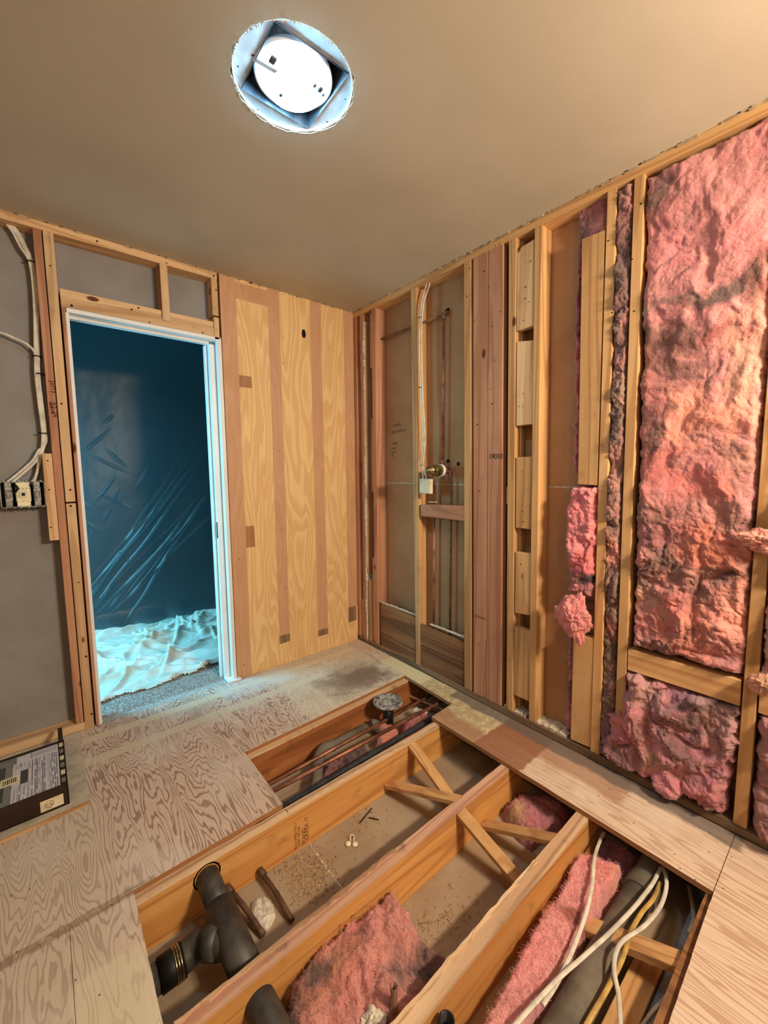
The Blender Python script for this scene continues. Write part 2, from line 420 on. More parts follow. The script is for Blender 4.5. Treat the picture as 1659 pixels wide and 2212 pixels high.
# ---- ceiling with the cut-out round hole
def make_ceiling():
    bm = bmesh.new(); cx, cy = -1.157, -1.318; n = 72
    hole = []
    for k in range(n):
        a = 2*math.pi*k/n; r = .176+.0022*math.sin(k*5.1)+.0018*math.sin(k*2.3+1)
        hole.append((cx+r*math.cos(a), cy+r*math.sin(a)))
    outer = [(-3.1, -4.2), (.10, -4.2), (.10, .10), (-3.1, .10)]
    for z in (H, H+.013):
        ov = [bm.verts.new((x, y, z)) for x, y in outer]; hv = [bm.verts.new((x, y, z)) for x, y in hole]
        es = [bm.edges.new((ov[i], ov[(i+1) % 4])) for i in range(4)]+[bm.edges.new((hv[i], hv[(i+1) % n])) for i in range(n)]
        bmesh.ops.triangle_fill(bm, use_beauty=True, edges=es)
        if z == H: h0 = hv
        else:
            for i in range(n): bm.faces.new((h0[i], h0[(i+1) % n], hv[(i+1) % n], hv[i]))
    o = link('ceiling', fin(bm), M['ceil'], kind='structure')
    # torn paper fringe round the hole and along the wall joints
    bm = bmesh.new()
    for k in range(150):
        a = 2*math.pi*(k+R.random())/150; r = .175; l = R.uniform(.001, .006); w_ = R.uniform(.001, .004)
        p = Vector((cx+r*math.cos(a), cy+r*math.sin(a), H-.0005)); t = Vector((-math.sin(a), math.cos(a), 0))*w_
        q = Vector((cx+(r-l)*math.cos(a), cy+(r-l)*math.sin(a), H-R.uniform(.001, .005)))
        bm.faces.new([bm.verts.new(p-t), bm.verts.new(p+t), bm.verts.new(q)])
    link('torn_paper_fringe', fin(bm), M['gyp'], o, kind='stuff')
    bm = bmesh.new()
    y = 0
    while y > -3.2:
        l = R.uniform(.02, .07); d = R.uniform(.002, .009)
        if R.random() < .75: bxm(bm, -.008, .004, y-l, y, H-d, H)
        y -= l*.8
    x = 0
    while x > -2.2:
        l = R.uniform(.02, .07); d = R.uniform(.002, .007)
        if R.random() < .6: bxm(bm, x-l, x, -.004, .004, H-d, H)
        x -= l*.8
    link('torn_joint_paper', fin(bm), plain('joint_paper', (190, 168, 138), .9), o, kind='stuff')
make_ceiling()
# ---- outer shell behind the camera
box('wall_near', -3.12, .12, -4.22, -4.2, 0, H, M['paint'], b=0, kind='structure')
box('wall_left', -3.12, -3.1, -4.2, .1, 0, H, M['paint'], b=0, kind='structure')
# ---- back wall (with the door)
WB = empty('wall_back', kind='structure')
DX0, DX1, DZ = -1.664, -.956, 2.06
box('drywall_panel', -3.1, -1.675, .089, .102, 0, H, M['dryL'], WB, b=0)
box('drywall_panel', -1.675, -.94, .089, .102, 2.085, H, M['dryL'], WB, b=0)
box('drywall_panel', -.94, .089, .089, .102, 0, H, M['dryL'], WB, b=0)
box('top_plate', -3.1, -.955, 0.0, .089, 2.402, H-.001, M['pal_x'], WB)
box('bottom_plate', -3.1, -1.69, .002, .089, .0, .038, M['pal_x'], WB)
box('stud', -2.36, -2.322, 0, .089, .038, 2.402, M['hon_z'], WB)
box('stud', -1.762, -1.731, .004, .089, .038, 2.402, M['red_z'], WB, label='reddish stud carrying the cables')
def stud2(z0, z1): return box('stud', -1.727, -1.689, -.002, .087, z0, z1, M['pal_z'], WB)
stud2(0.0, 1.158); stud2(1.166, 2.402)
box('stud', -1.681, -1.666, .002, .089, 0.0, 2.085, M['red_z'], WB)
box('nailed_block', -1.800, -1.764, -.004, .034, .985, 1.397, M['pal_z'], WB)
box('header_board', -1.682, -.957, .001, .035, 2.082, 2.128, M['pal_x'], WB)
box('header_board', -1.682, -.957, .008, .089, 2.129, 2.166, M['pal_x'], WB)
box('cripple_stud', -1.253, -1.215, -.006, .0005, 2.112, 2.402, M['pal_z'], WB)
box('cripple_stud', -1.253, -1.215, .008, .089, 2.167, 2.402, M['hon_z'], WB)
box('cripple_stud', -.990, -.957, -.002, .087, 2.20, 2.402, M['pal_z'], WB)
box('cripple_stud', -.986, -.957, -.004, .06, 2.066, 2.190, M['pal_z'], WB)
# plywood shear sheet, cut into its colour fields (where old battens covered it)
def ply_sheet():
    bm = bmesh.new()
    xs = sorted(set([-.944, -.862, -.852, -.795, -.79, -.775, -.745, -.653, -.575, -.355, -.27, -.085, -.012, 0.0]))
    # (x0,x1,z0,z1,mat)
    rects = [(-.944, -.852, 0, H, 1), (-.852, -.653, 2.325, 2.42, 1), (-.653, -.575, .20, H, 1), (-.355, -.27, .16, H, 1), (-.085, 0, .27, H, 1),
             (-.852, -.775, 1.815, 1.885, 2), (-.852, -.795, .83, .965, 2),
             (-.653, -.575, .145, .20, 3), (-.355, -.27, .115, .16, 3), (-.085, -.012, .155, .27, 3)]
    xs = sorted(set([-.944, 0.0]+[r[0] for r in rects]+[r[1] for r in rects]))
    zs = sorted(set([0, H]+[r[2] for r in rects]+[r[3] for r in rects]))
    grid = {}
    def V(x, y, z):
        k = (round(x, 4), round(y, 4), round(z, 4))
        if k not in grid: grid[k] = bm.verts.new((x, y, z))
        return grid[k]
    for i in range(len(xs)-1):
        for j in range(len(zs)-1):
            mx, mz = (xs[i]+xs[i+1])/2, (zs[j]+zs[j+1])/2; mi = 0
            for r in rects:
                if r[0] < mx < r[1] and r[2] < mz < r[3]: mi = r[4]
            dy = 0
            f = bm.faces.new((V(xs[i], dy, zs[j]), V(xs[i+1], dy, zs[j]), V(xs[i+1], dy, zs[j+1]), V(xs[i], dy, zs[j+1]))); f.material_index = mi
    for (a, b) in (((-.944, 0), (-.944, H)), ((0.0, 0), (0.0, H))):
        bm.faces.new((bm.verts.new((a[0], 0, a[1])), bm.verts.new((b[0], 0, b[1])), bm.verts.new((b[0], .012, b[1])), bm.verts.new((a[0], .012, a[1]))))
    me = bpy.data.meshes.new('m'); bm.to_mesh(me); bm.free()
    return link('plywood_sheet', me, [M['ply'], M['plystrip'], M['plypatch'], M['plydark']], WB, label='golden plywood sheet with darker vertical strips')
ply_sheet()
box('stud', -.944, -.906, .013, .088, 0, 2.402, M['red_z'], WB)
def discs(name, pts, r, m, parent, nrm, lift=.0006):
    bm = bmesh.new(); nrm = Vector(nrm)
    a = nrm.orthogonal().normalized(); b = nrm.cross(a)
    for p in pts:
        rr = r*R.uniform(.75, 1.3); c = Vector(p)+nrm*lift
        bm.faces.new([bm.verts.new(c+a*rr*math.cos(t*math.pi/4)+b*rr*math.sin(t*math.pi/4)) for t in range(8)])
    return link(name, fin(bm), m, parent, kind='stuff')
NH = [(489, 636), (521, 619), (591, 695), (613, 636), (705, 664), (613, 730), (611, 785), (679, 717), (748, 718), (709, 752), (525, 807),
      (598, 814), (598, 833), (712, 835), (620, 918), (683, 873), (759, 912), (604, 973), (621, 1011), (716, 940), (689, 1044), (719, 1044),
      (760, 1085), (504, 948), (543, 996), (544, 1132), (541, 1161), (609, 1143), (625, 1127), (692, 1154), (722, 1119), (634, 1252), (516, 1208),
      (725, 1213), (725, 1281), (700, 1346), (616, 1368), (527, 1436), (638, 1417), (726, 1378), (617, 1270), (694, 1122)]
discs('nail_hole', [at(x, y, 'y', 0) for x, y in NH], .0028, M['hole'], WB, (0, -1, 0))
NB = [(210, 521), (300, 665), (109, 574), (360, 568), (358, 592), (365, 683), (285, 668), (155, 660), (323, 696), (438, 718), (467, 626),
      (133, 872), (152, 1058), (153, 1093), (103, 995), (106, 1058), (110, 1139), (170, 1258), (186, 1418), (198, 1542), (462, 596)]
discs('nail_head', [at(x, y, 'y', -.004) for x, y in NB], .004, M['hole'], WB, (0, -1, 0))
# knot-hole in the plywood
bm = bmesh.new(); c = at(656, 721, 'y', -.001)
lathe_bm(bm, [(.001, 0), (.012, 0.0), (.015, -.002)], c, 'y', 14)
for v in bm.verts: v.co.z = c.z+(v.co.z-c.z)*1.9
link('knot_hole', fin(bm, True), M['hole'], WB)
# ---- door opening frame (no leaf in it)
D1 = empty('door_1', kind='structure')
box('side_jamb', DX0-.004, DX0+.010, .0, .105, 0, DZ, M['white'], D1)
box('side_jamb', -.972, -.950, -.006, .118, 0, DZ+.01, M['white'], D1)
box('head_jamb', DX0, -.95, -.004, .118, DZ, DZ+.02, M['white'], D1)
box('door_stop', -1.005, -.972, .045, .080, 0, DZ-.012, M['white'], D1)
box('door_stop', DX0+.01, -1.005, .045, .080, DZ-.014, DZ, M['white'], D1)
box('casing', -.972, -.93, .118, .135, 0, DZ+.05, M['white'], D1)
box('door_stop', -1.018, -1.005, .085, .118, 0, DZ-.012, M['white'], D1)
box('strike_plate', -1.007, -1.004, .049, .068, .90, 1.0, M['blackd'], D1)
box('threshold_chip', -1.01, -.93, -.03, .06, 0.0005, .012, M['white'], D1)
# ---- right wall framing
WR = empty('wall_right', kind='structure')
box('drywall_panel', .089, .102, -1.66, .10, -.05, H, M['dryR'], WR, b=0)
box('sheathing_panel', .10, .115, -4.2, -1.66, -.05, H, M['old_y'], WR, b=0)
box('tape_line', .0875, .0892, -.64, -.25, 1.214, 1.222, M['joint'], WR, b=0)
box('tape_line', .0875, .0892, -1.04, -.69, 1.214, 1.222, M['joint'], WR, b=0)
box('tape_line', .0875, .0892, -1.68, -1.48, 1.214, 1.222, M['joint'], WR, b=0)
box('top_plate', .0, .089, -4.2, .0, 2.402, H-.001, M['hon_y'], WR)
box('bottom_plate', .0, .089, -4.2, -.01, .0, .038, M['plate_y'], WR, b=.004)
def stud_px(name, LT, LB, RT, RB, m, depth=.088, x0=0., z0=.038, z1=2.402, **kw):
    def ln(a, b):
        A, B = at(*a, 'x', x0), at(*b, 'x', x0); k = (A.y-B.y)/(A.z-B.z)
        return B.y+k*(z0-B.z), B.y+k*(z1-B.z)
    l0, l1 = ln(LT, LB); r0, r1 = ln(RT, RB)
    x1 = x0+depth
    return hexo(name, [(x0, r0, z0), (x1, r0, z0), (x1, l0, z0), (x0, l0, z0), (x0, r1, z1), (x1, r1, z1), (x1, l1, z1), (x0, l1, z1)], m, WR, .002, **kw)
# corner group
box('stud', .001, .089, -.036, -.001, .038, 2.402, M['red_z'], WR)
box('spacer_block', .012, .08, -.076, -.037, .0, .33, M['red_z'], WR)
box('stud', .045, .089, -.076, -.037, .33, 2.402, M['red_z'], WR)
box('stud', .001, .089, -.113, -.077, .0, 2.402, M['red_z'], WR)
# ragged edge of the cross wall's drywall, seen end-on
bm = bmesh.new(); z = .02
while z < 2.33:
    l = R.uniform(.03, .12); e = R.uniform(-.006, .004); d = .006 if z < .55 else .015
    bxm(bm, -.003+e, .075, -.117-d, -.1145, z, min(z+l, 2.34)); z += l
link('drywall_edge', fin(bm), [M['gyp']], WR, label='broken white edge of drywall in the corner')
box('drywall_panel', .003, .088, -.1355, -.1345, .55, 2.33, M['dryR'], WR, b=0)
box('spacer_block', .004, .04, -.172, -.137, .0, .50, M['hon_z'], WR)
for a, b in ((2.015, 2.375), (1.155, 1.673), (.045, .673)):
    box('spacer_block', .003, .04, -.212, -.190, a, b, M['red_z'], WR)
box('stud', .0, .088, -.252, -.2135, .038, 2.402, M['red_z'], WR)
stud_px('stud', (887, 625), (898, 1432), (899, 620), (907, 1437), M['hon_z'])
stud_px('stud', (1002, 575), (1003, 1485), (1017, 568), (1018, 1487), M['hon_z'])
stud_px('stud', (1022, 548), (1023, 1490), (1054, 540), (1049.5, 1503), M['red_z'], .038)
stud_px('stud', (1055, 540), (1050.5, 1503), (1087, 525), (1082, 1520), M['red_z'], .040, label='wide stud face with stamped numbers and white scuffs')
stud_px('stud', (1099, 520), (1093, 1531), (1115, 505), (1107, 1535), M['hon_z'])
stud_px('stud', (1155, 490), (1142, 1553), (1171, 485), (1156, 1560), M['hon_z'])
stud_px('stud', (1312, 405), (1275, 1616), (1333, 400), (1294, 1627), M['hon_z'])
stud_px('stud', (1370, 385), (1325, 1640), (1393, 380), (1345, 1650), M['hon_z'])
stud_px('stud', (1653, 870), (1583, 1770), (1687, 870), (1613, 1783), M['hon_z'])
box('stud', 0, .088, -2.72, -2.68, .038, 2.402, M['hon_z'], WR)
box('stud', 0, .088, -3.12, -3.08, .038, 2.402, M['hon_z'], WR)
box('drywall_panel', .0885, .1, -4.1, -1.66, .0, H, M['old_y'], WR, b=0)
box('spacer_block', .02, .06, -1.315, -1.288, 1.125, 1.215, M['hon_z'], WR)
def blk(name, TL, TR, BL, BR, m, d=.036, x0=.005, **kw):
    a, b, c, e = at(*TL, 'x', x0), at(*TR, 'x', x0), at(*BL, 'x', x0), at(*BR, 'x', x0)
    P = [(x0, e.y, e.z), (x0+d, e.y, e.z), (x0+d, c.y, c.z), (x0, c.y, c.z), (x0, b.y, b.z), (x0+d, b.y, b.z), (x0+d, a.y, a.z), (x0, a.y, a.z)]
    return hexo(name, P, m, WR, .002, **kw)
blk('blocking', (1116, 540), (1154, 516), (1116, 715), (1152, 703), M['pal_z'])
blk('blocking', (1116, 738), (1152, 735), (1115, 920), (1150.5, 916), M['pal_z'])
blk('blocking', (1114.5, 988), (1150, 986), (1113.5, 1140), (1148, 1144), M['hon_z'])
blk('blocking', (1113, 1192), (1148, 1197), (1112, 1324), (1146, 1330), M['hon_z'])
blk('blocking', (1111, 1353), (1146, 1365), (1108, 1500), (1142, 1515), M['hon_z'])
for a, b in ((516, 1140), (1190, 1510)):
    stud_px('stud', (1117, 600), (1110, 1500), (1128, 600), (1122, 1500), M['hon_z'], .03, .046) if a == 516 else None
blk('backing_board', (1257, 516), (1307, 496), (1248, 1046), (1290, 1049), M['hon_z'], .036, .002)
blk('backing_board', (1238, 1370), (1284, 1380), (1232, 1597), (1275, 1616), M['hon_z'], .036, .002)
blk('cross_block', (908, 1090), (1003, 1093), (908, 1115), (1003, 1126), M['red_y'], .04, .0)
blk('cross_block', (1356, 1402), (1601, 1470), (1355, 1447), (1598, 1526), M['hon_y'], .075, .0)
box('cross_block', 0, .075, -2.678, -2.302, .473, .571, M['hon_y'], WR)
for q in (((823, 1302), (897, 1334), (823, 1331), (897, 1368)), ((823, 1332.5), (897, 1369.5), (823, 1366), (897, 1406)), ((823, 1367.5), (897, 1407.5), (823, 1396), (897, 1434)),
          ((908, 1348), (1003, 1389), (908, 1393), (1003, 1434)), ((908, 1395), (1003, 1436.5), (908, 1441), (1003, 1482))):
    blk('plank', *q, M['old_y'], .02, .006)
M['dust'] = plain('plaster_dust', (222, 208, 182), .95, scale=60)
for (y0, y1, zz) in ((-.635, -.256, .3575), (-1.035, -.76, .3335), (-1.35, -1.31, .039), (-1.65, -1.49, .039), (-1.44, -1.37, .039)):
    bm = bmesh.new(); n = 14
    for i in range(n):
        a = y0+(y1-y0)*i/n; b = y0+(y1-y0)*(i+1)/n
        if zz > .1: bxm(bm, .008, .024, a, b, zz-.001, zz+R.uniform(.004, .008))
        else: bxm(bm, .004+R.uniform(0, .01), .085, a, b, zz-.002, zz+R.uniform(.002, .014))
    link('plaster_dust', fin(bm), M['dust'], WR, kind='stuff')
blk('cross_dust', (925, 1083.5), (941, 1084), (925, 1085.5), (941, 1086), M['dust'], .02, .005)
NR = [(1070, 531), (1079, 526), (1064, 705), (1070, 780), (1082, 673), (1026, 692), (1031, 917), (1036, 1061), (1035, 1392), (1046, 586), (1056, 620), (1060, 840), (1063, 872),
      (1135, 620), (1134, 645), (1131, 692), (1142, 652), (1146, 564), (1129, 878), (1121, 878), (1130, 850), (1128, 1018), (1129, 1105), (1130, 1127), (1125, 1219),
      (910, 1092), (911, 1106), (1000, 1098), (1001, 1117), (922, 1102), (858, 785), (1015, 580), (1009, 640), (1314, 520), (1323, 675), (1385, 440), (1370, 672), (1366, 560)]
discs('nail_head', [at(x, y, 'x', -.0005) for x, y in NR], .0032, M['hole'], WR, (-1, 0, 0))
discs('stain_hole', [at(x, y, 'x', .0885) for x, y in ((965, 672), (968, 670), (968, 996), (990, 1002))], .011, M['hole'], WR, (-1, 0, 0))
# ---- floor: plywood sheets round the opening
FL = empty('floor', kind='structure')
J = .0012
TZ = -.019
fm = [M['edge'], M['floor']]; fr_ = [M['edge'], M['floorR']]
hx0, hx1 = -1.683, -.309
def saw(p, q, n=24, a=.0009):
    out = []
    for i in range(n+1):
        t = i/n; d = Vector((q[1]-p[1], p[0]-q[0])).normalized()*(R.uniform(-a, a) if 0 < i < n else 0)
        out.append((p[0]+(q[0]-p[0])*t+d.x, p[1]+(q[1]-p[1])*t+d.y))
    return out
prism('plywood_sheet', [(-3.1, 0), (-3.1, -1.103), (-1.78, -1.103)]+saw((-1.683, -1.10), (-1.171, -1.092))+saw((-1.171, -1.09), (-1.170, -.70))+[(-1.163, -.70), (-1.163, -.25), (-1.163, 0)], TZ, 0, fm, FL, 1)
prism('plywood_sheet', [(-1.163+J, 0), (-1.163+J, -.70)]+saw((-1.160, -.702), (-.113, -.661), 20)+[(-.113, 0)], TZ, 0, fm, FL, 1)
prism('plywood_sheet', [(-.113+J, 0), (-.113+J, -.661)]+saw((-.113, -.663), (-.132, -1.067))+saw((-.134, -1.068), (-.308, -1.078), 8)+saw((-.308, -1.08), (-.309, -2.27), 26)+[(.0, -2.27), (0, 0)], TZ, 0, fr_, FL, 1)
prism('plywood_sheet', [(0, -2.272)]+saw((-.309, -2.272), (-.80, -2.281), 16, .0009)+[(hx0, -2.30), (hx0, -4.2), (0, -4.2)], TZ, 0, fr_, FL, 1)
prism('plywood_sheet', [(-1.84, -1.106), (-1.84, -4.2), (hx0-J, -4.2)]+saw((hx0-J, -2.3), (hx0+.002, -1.106), 26), TZ, 0, fm, FL, 1)
prism('plywood_sheet', [(-3.1, -1.106), (-3.1, -4.2), (-1.84-J, -4.2), (-1.84-J, -1.106)], TZ, 0, fm, FL, 1)
# raised edge strip around the metal box bay
beam('edge_strip', (-2.5, -.612, .003), (-1.752, -.590, .003), (0, .007, 0), (0, 0, .004), M['hon_x'], FL)
box('pale_underlay', -2.5, -1.752, -.583, -.005, 0.0003, .0022, plain('pale_underlay', (196, 182, 158), .9, var=.08, scale=14), FL, b=0)
# joists with rough top edges
def joist(y0, y1, x0, x1, topm, sk=0.):
    bm = bmesh.new(); n = 60; z0 = -.203
    rows = []
    for i in range(n+1):
        x = x0+(x1-x0)*i/n
        zt = TZ-.001-(R.uniform(0, .003)); ya = y0+R.uniform(0, .0015); yb = y1-R.uniform(0, .0015)
        rows.append([bm.verts.new(p) for p in ((x, y0, z0), (x, y0, -.03), (x, ya, zt), (x, yb, zt), (x, y1, -.03), (x, y1, z0))])
    for i in range(n):
        for k in range(6):
            f = bm.faces.new((rows[i][k], rows[i][(k+1) % 6], rows[i+1][(k+1) % 6], rows[i+1][k])); f.material_index = 1 if k in (1, 2, 3) else 0
    bm.faces.new(rows[0]); bm.faces.new(rows[-1])
    for v in bm.verts: v.co.y += sk*(v.co.x+1.17)
    return link('joist', fin(bm), [M['org_x'], topm], FL)
j0 = joist(-.728, -.690, -3.0, .6, M['rough_x'], .036)
M['brown_x'] = lumber('brown_joist_side', 'x', (170, 108, 62), (150, 90, 48), (112, 64, 34), dirt=.5)
j0.data.materials[0] = M['brown_x']
j1 = joist(-1.131, -1.093, -3.0, .6, M['rough_x'])
j2 = joist(-1.548, -1.507, -3.0, .6, M['redtop_x'])
j3 = joist(-1.893, -1.847, -3.0, .6, M['rough_x'])
joist(-2.292, -2.252, -3.0, .6, M['old_y'])
# leftover plywood splinters on the joist tops
def remnant(x0, x1, y0, y1, m, label=None):
    bm = bmesh.new(); n = 36; rows = []
    for i in range(n+1):
        x = x0+(x1-x0)*i/n; t = R.uniform(.001, .007); a = R.uniform(0, .010); b = R.uniform(0, .004)
        rows.append([bm.verts.new(p) for p in ((x, y0+a, TZ-.0035), (x, y0+a+.001, TZ+t), (x, y1-b, TZ+t*.6), (x, y1-b, TZ-.0035))])
    for i in range(n):
        for k in range(4):
            bm.faces.new((rows[i][k], rows[i][(k+1) % 4], rows[i+1][(k+1) % 4], rows[i+1][k]))
    bm.faces.new(rows[0]); bm.faces.new(rows[-1])
    link('plywood_remnant', fin(bm), m, FL)
remnant(-1.165, -.55, -1.131, -1.100, M['rough_x'])
remnant(-1.66, -.95, -1.524, -1.507, M['rough_x'])
remnant(-1.60, -.62, -1.865, -1.847, M['rough_x'])

# cross bridging
A = Vector
def brace(a, b, w_=.019, t=.009):
    a, b = A(a), A(b); d = (b-a).normalized(); s = A((1, 0, 0)); s = (s-d*s.dot(d)).normalized(); nn = d.cross(s).normalized()
    return beam('bridging_brace', a, b, s*w_*1.3, nn*t, M['hon_y'], FL)
brace((-.505, -1.130, -.036), (-.535, -1.508, -.175))
brace((-.660, -1.130, -.165), (-.600, -1.508, -.034))
brace((-.640, -1.547, -.034), (-.610, -1.848, -.172))
brace((-.50, -1.547, -.17), (-.475, -1.848, -.034))
brace((-.62, -1.892, -.165), (-.56, -2.253, -.05), .022, .012)
# ceiling board of the storey below
CL = box('ceiling_lower', -3.1, 1.0, -4.2, .1, -.222, -.2045, M['dryB'], b=0, kind='structure')
for (x0, x1, y0, y1) in ((-1.083, -1.075, -1.50, -1.13),):
    box('tape_seam', x0, x1, y0, y1, -.2045, -.2035, M['joint'], CL, b=0)
# ---- next room
def nroom():
    o = box('floor_next_room', -3.4, 1.6, .35, 4.6, -.03, -.003, plain('gloom_floor', (44, 52, 54), .9), b=0, kind='structure')  # gloom beyond the sheeting is put into this dark floor colour
    box('floor_doorway', -3.4, 1.6, .0, .35, -.03, -.002, M['carpet'], b=0, kind='structure')
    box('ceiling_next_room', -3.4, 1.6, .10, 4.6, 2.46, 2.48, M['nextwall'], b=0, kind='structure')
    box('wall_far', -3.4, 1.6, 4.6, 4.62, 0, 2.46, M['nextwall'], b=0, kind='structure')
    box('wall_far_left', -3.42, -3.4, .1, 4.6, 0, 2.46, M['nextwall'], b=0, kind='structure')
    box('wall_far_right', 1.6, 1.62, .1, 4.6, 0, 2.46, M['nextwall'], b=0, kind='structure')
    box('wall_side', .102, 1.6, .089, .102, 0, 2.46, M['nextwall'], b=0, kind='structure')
nroom()
bm = bmesh.new()   # carpet pile at the doorway
for i in range(9000):
    x = R.uniform(-1.70, -.93); y = R.uniform(.045, .34); h = R.uniform(.006, .011); a = R.uniform(0, 6.28); rr = .0016
    p = Vector((x, y, -.002)); q = p+Vector((R.uniform(-.004, .004), R.uniform(-.004, .004), h))
    s = Vector((math.cos(a)*rr, math.sin(a)*rr, 0))
    bm.faces.new([bm.verts.new(p-s), bm.verts.new(p+s), bm.verts.new(q)])
link('carpet_pile', fin(bm), M['carpet'], kind='stuff', label='grey carpet pile at the doorway threshold', category='carpet')
# ================================================================ THINGS
def P3(*q):  # list of (px,py,axis,value) -> points
    return [at(*p) for p in q]
# ---- fibreglass
def inside(px, py, poly):
    c = np.zeros(px.shape, bool); n = len(poly)
    for i in range(n):
        x1, y1 = poly[i]; x2, y2 = poly[(i+1) % n]
        if y1 == y2: continue
        t = ((y1 > py) != (y2 > py)) & (px < (x2-x1)*(py-y1)/(y2-y1)+x1); c ^= t
    return c
def sdist(px, py, poly):
    d = np.full(px.shape, 1e9)
    for i in range(len(poly)):
        ax_, ay = poly[i]; bx_, by = poly[(i+1) % len(poly)]
        vx, vy = bx_-ax_, by-ay; L = vx*vx+vy*vy+1e-12
        t = np.clip(((px-ax_)*vx+(py-ay)*vy)/L, 0, 1)
        d = np.minimum(d, np.hypot(px-ax_-t*vx, py-ay-t*vy))
    return np.where(inside(px, py, poly), d, -d)
PINK, PEACH, GREY, PURP, HOT, TAN = (206, 138, 138), (220, 166, 142), (104, 84, 78), (160, 126, 134), (232, 132, 138), (188, 158, 128)
def batt(name, poly, to3, T, label, blobs=(), base=PINK, res=.0035, seed=1, edge=.02, rough=.012, fold=.010, warp=.008, ztorn=None, parent=None, cat='insulation', group=None, mask=None, dirt=.5):
    xs = [p[0] for p in poly]; ys = [p[1] for p in poly]
    a = np.arange(min(xs)-.015, max(xs)+.015, res); b = np.arange(min(ys)-.015, max(ys)+.015, res)
    Aq, Bq = np.meshgrid(a, b, indexing='ij')
    wa = Aq+warp*fbm(Aq*22, Bq*22, seed, 3); wb = Bq+warp*fbm(Aq*22+9, Bq*22, seed+5, 3)
    d = sdist(wa, wb, poly)
    e = np.clip(d/edge, 0, 1); env = np.sqrt(np.clip(1-(1-e)**2, 0, 1))
    q1 = fbm(Aq*5, Bq*5, seed+20, 3)*.045; q2 = fbm(Aq*5+4, Bq*5+3, seed+30, 3)*.045
    torn = np.ones_like(Aq) if ztorn is None else ztorn(Aq, Bq)
    big = fbm((Aq+q1)*7, (Bq+q2)*5, seed+1, 3)
    rid = 1-ridge((Aq+q1)*8, (Bq+q2)*7, seed+2, 3)*.9; rid = rid*1.25
    fine = .5-ridge(Aq*34+q1*9, Bq*30+q2*9, seed+3, 3)
    h = T*env + env*(rough*big*.9 + fold*(rid-.4)*(.16+1.0*torn) + (.0022+.0062*torn)*fine + (.0004+.0012*torn)*fbm(Aq*130, Bq*120, seed+6, 2))
    h -= env*(.25+torn)*fold*np.clip(ridge((Aq-q2)*4+3, (Bq+q1)*5, seed+12, 2)-.80, 0, 1)*5
    # colour
    c = np.ones(Aq.shape+(3,))*np.array(lin(base)[:3])
    n1 = fbm((Aq+q1)*6, (Bq+q2)*6, seed+40, 4); n2 = fbm(Aq*20, Bq*20, seed+44, 4)
    def mixc(c, f, colr): return c*(1-f[..., None])+np.array(lin(colr)[:3])*f[..., None]
    for (ba, bb, ra, rb, colr, amt) in blobs:
        rr = np.hypot((Aq+q1*1.0-ba)/(ra*1.25), (Bq+q2*1.0-bb)/(rb*1.25))+.35*n2+.25*n1
        c = mixc(c, np.clip((1.25-rr)*1.6, 0, 1)*amt, colr)
    c = mixc(c, np.clip(n1*1.6-.10, 0, 1)*dirt*(.3+.7*torn)*1.3, GREY)
    c = mixc(c, np.clip(.25-rid, 0, 1)*1.6*dirt*(.3+torn), (112, 70, 66))  # darker red-brown down in the creases, following the fold relief
    c = mixc(c, np.clip(-n1*1.5-.1, 0, 1)*.3, HOT)
    c = mixc(c, np.clip(n2*1.2-.3, 0, 1)*.4, PEACH)
    c = mixc(c, np.clip(.12-e, 0, 1)*3*.6, TAN)
    n_a, n_b = Aq.shape
    pos = to3(Aq, Bq, h)
    keep = d > -res*.5
    if mask is not None: keep &= mask(Aq, Bq, fine)
    fk = keep[:-1, :-1] & keep[1:, :-1] & keep[1:, 1:] & keep[:-1, 1:]
    ii, jj = np.nonzero(fk)
    idx = lambda i, j: i*n_b+j
    F = np.stack([idx(ii, jj), idx(ii+1, jj), idx(ii+1, jj+1), idx(ii, jj+1)], 1)
    used, inv = np.unique(F.ravel(), return_inverse=True); F = inv.reshape(-1, 4)
    V = pos.reshape(-1, 3)[used]; C = c.reshape(-1, 3)[used]
    # back sheet so the pad has a closed body
    Vb = to3(Aq, Bq, np.full_like(h, -.002)).reshape(-1, 3)[used]; nv = len(V)
    ec = {}
    ed = np.concatenate([F[:, [0, 1]], F[:, [1, 2]], F[:, [2, 3]], F[:, [3, 0]]]); key = np.sort(ed, 1)
    _, ui, cnt = np.unique(key[:, 0].astype(np.int64)*nv+key[:, 1], return_index=True, return_counts=True)
    be = ed[ui[cnt == 1]]
    side = np.stack([be[:, 1], be[:, 0], be[:, 0]+nv, be[:, 1]+nv], 1)
    allF = np.concatenate([F, side]); allV = np.concatenate([V, Vb])
    me = bpy.data.meshes.new(name)
    me.vertices.add(len(allV)); me.vertices.foreach_set('co', allV.ravel())
    me.loops.add(len(allF)*4); me.loops.foreach_set('vertex_index', allF.ravel().astype(np.int32))
    me.polygons.add(len(allF)); me.polygons.foreach_set('loop_start', (np.arange(len(allF))*4).astype(np.int32))
    me.polygons.foreach_set('use_smooth', np.ones(len(allF), bool))
    me.update(calc_edges=True); me.validate()
    ca = me.color_attributes.new('Col', 'FLOAT_COLOR', 'POINT')
    cc = np.concatenate([np.concatenate([C, C]), np.ones((len(allV), 1))], 1)
    if len(ca.data) == len(cc): ca.data.foreach_set('color', cc.astype(np.float32).ravel())
    kw = dict(label=label, category=cat)
    if group: kw['group'] = group
    if parent is not None: kw = {}
    return link(name, me, M['wool'], parent, **kw)
def wallmap(x0, lean=0.0): return lambda a, b, h: np.stack([x0-h, a+lean*(b-1.2), b], -1)
def floormap(z0): return lambda a, b, h: np.stack([a, b, z0+h], -1)
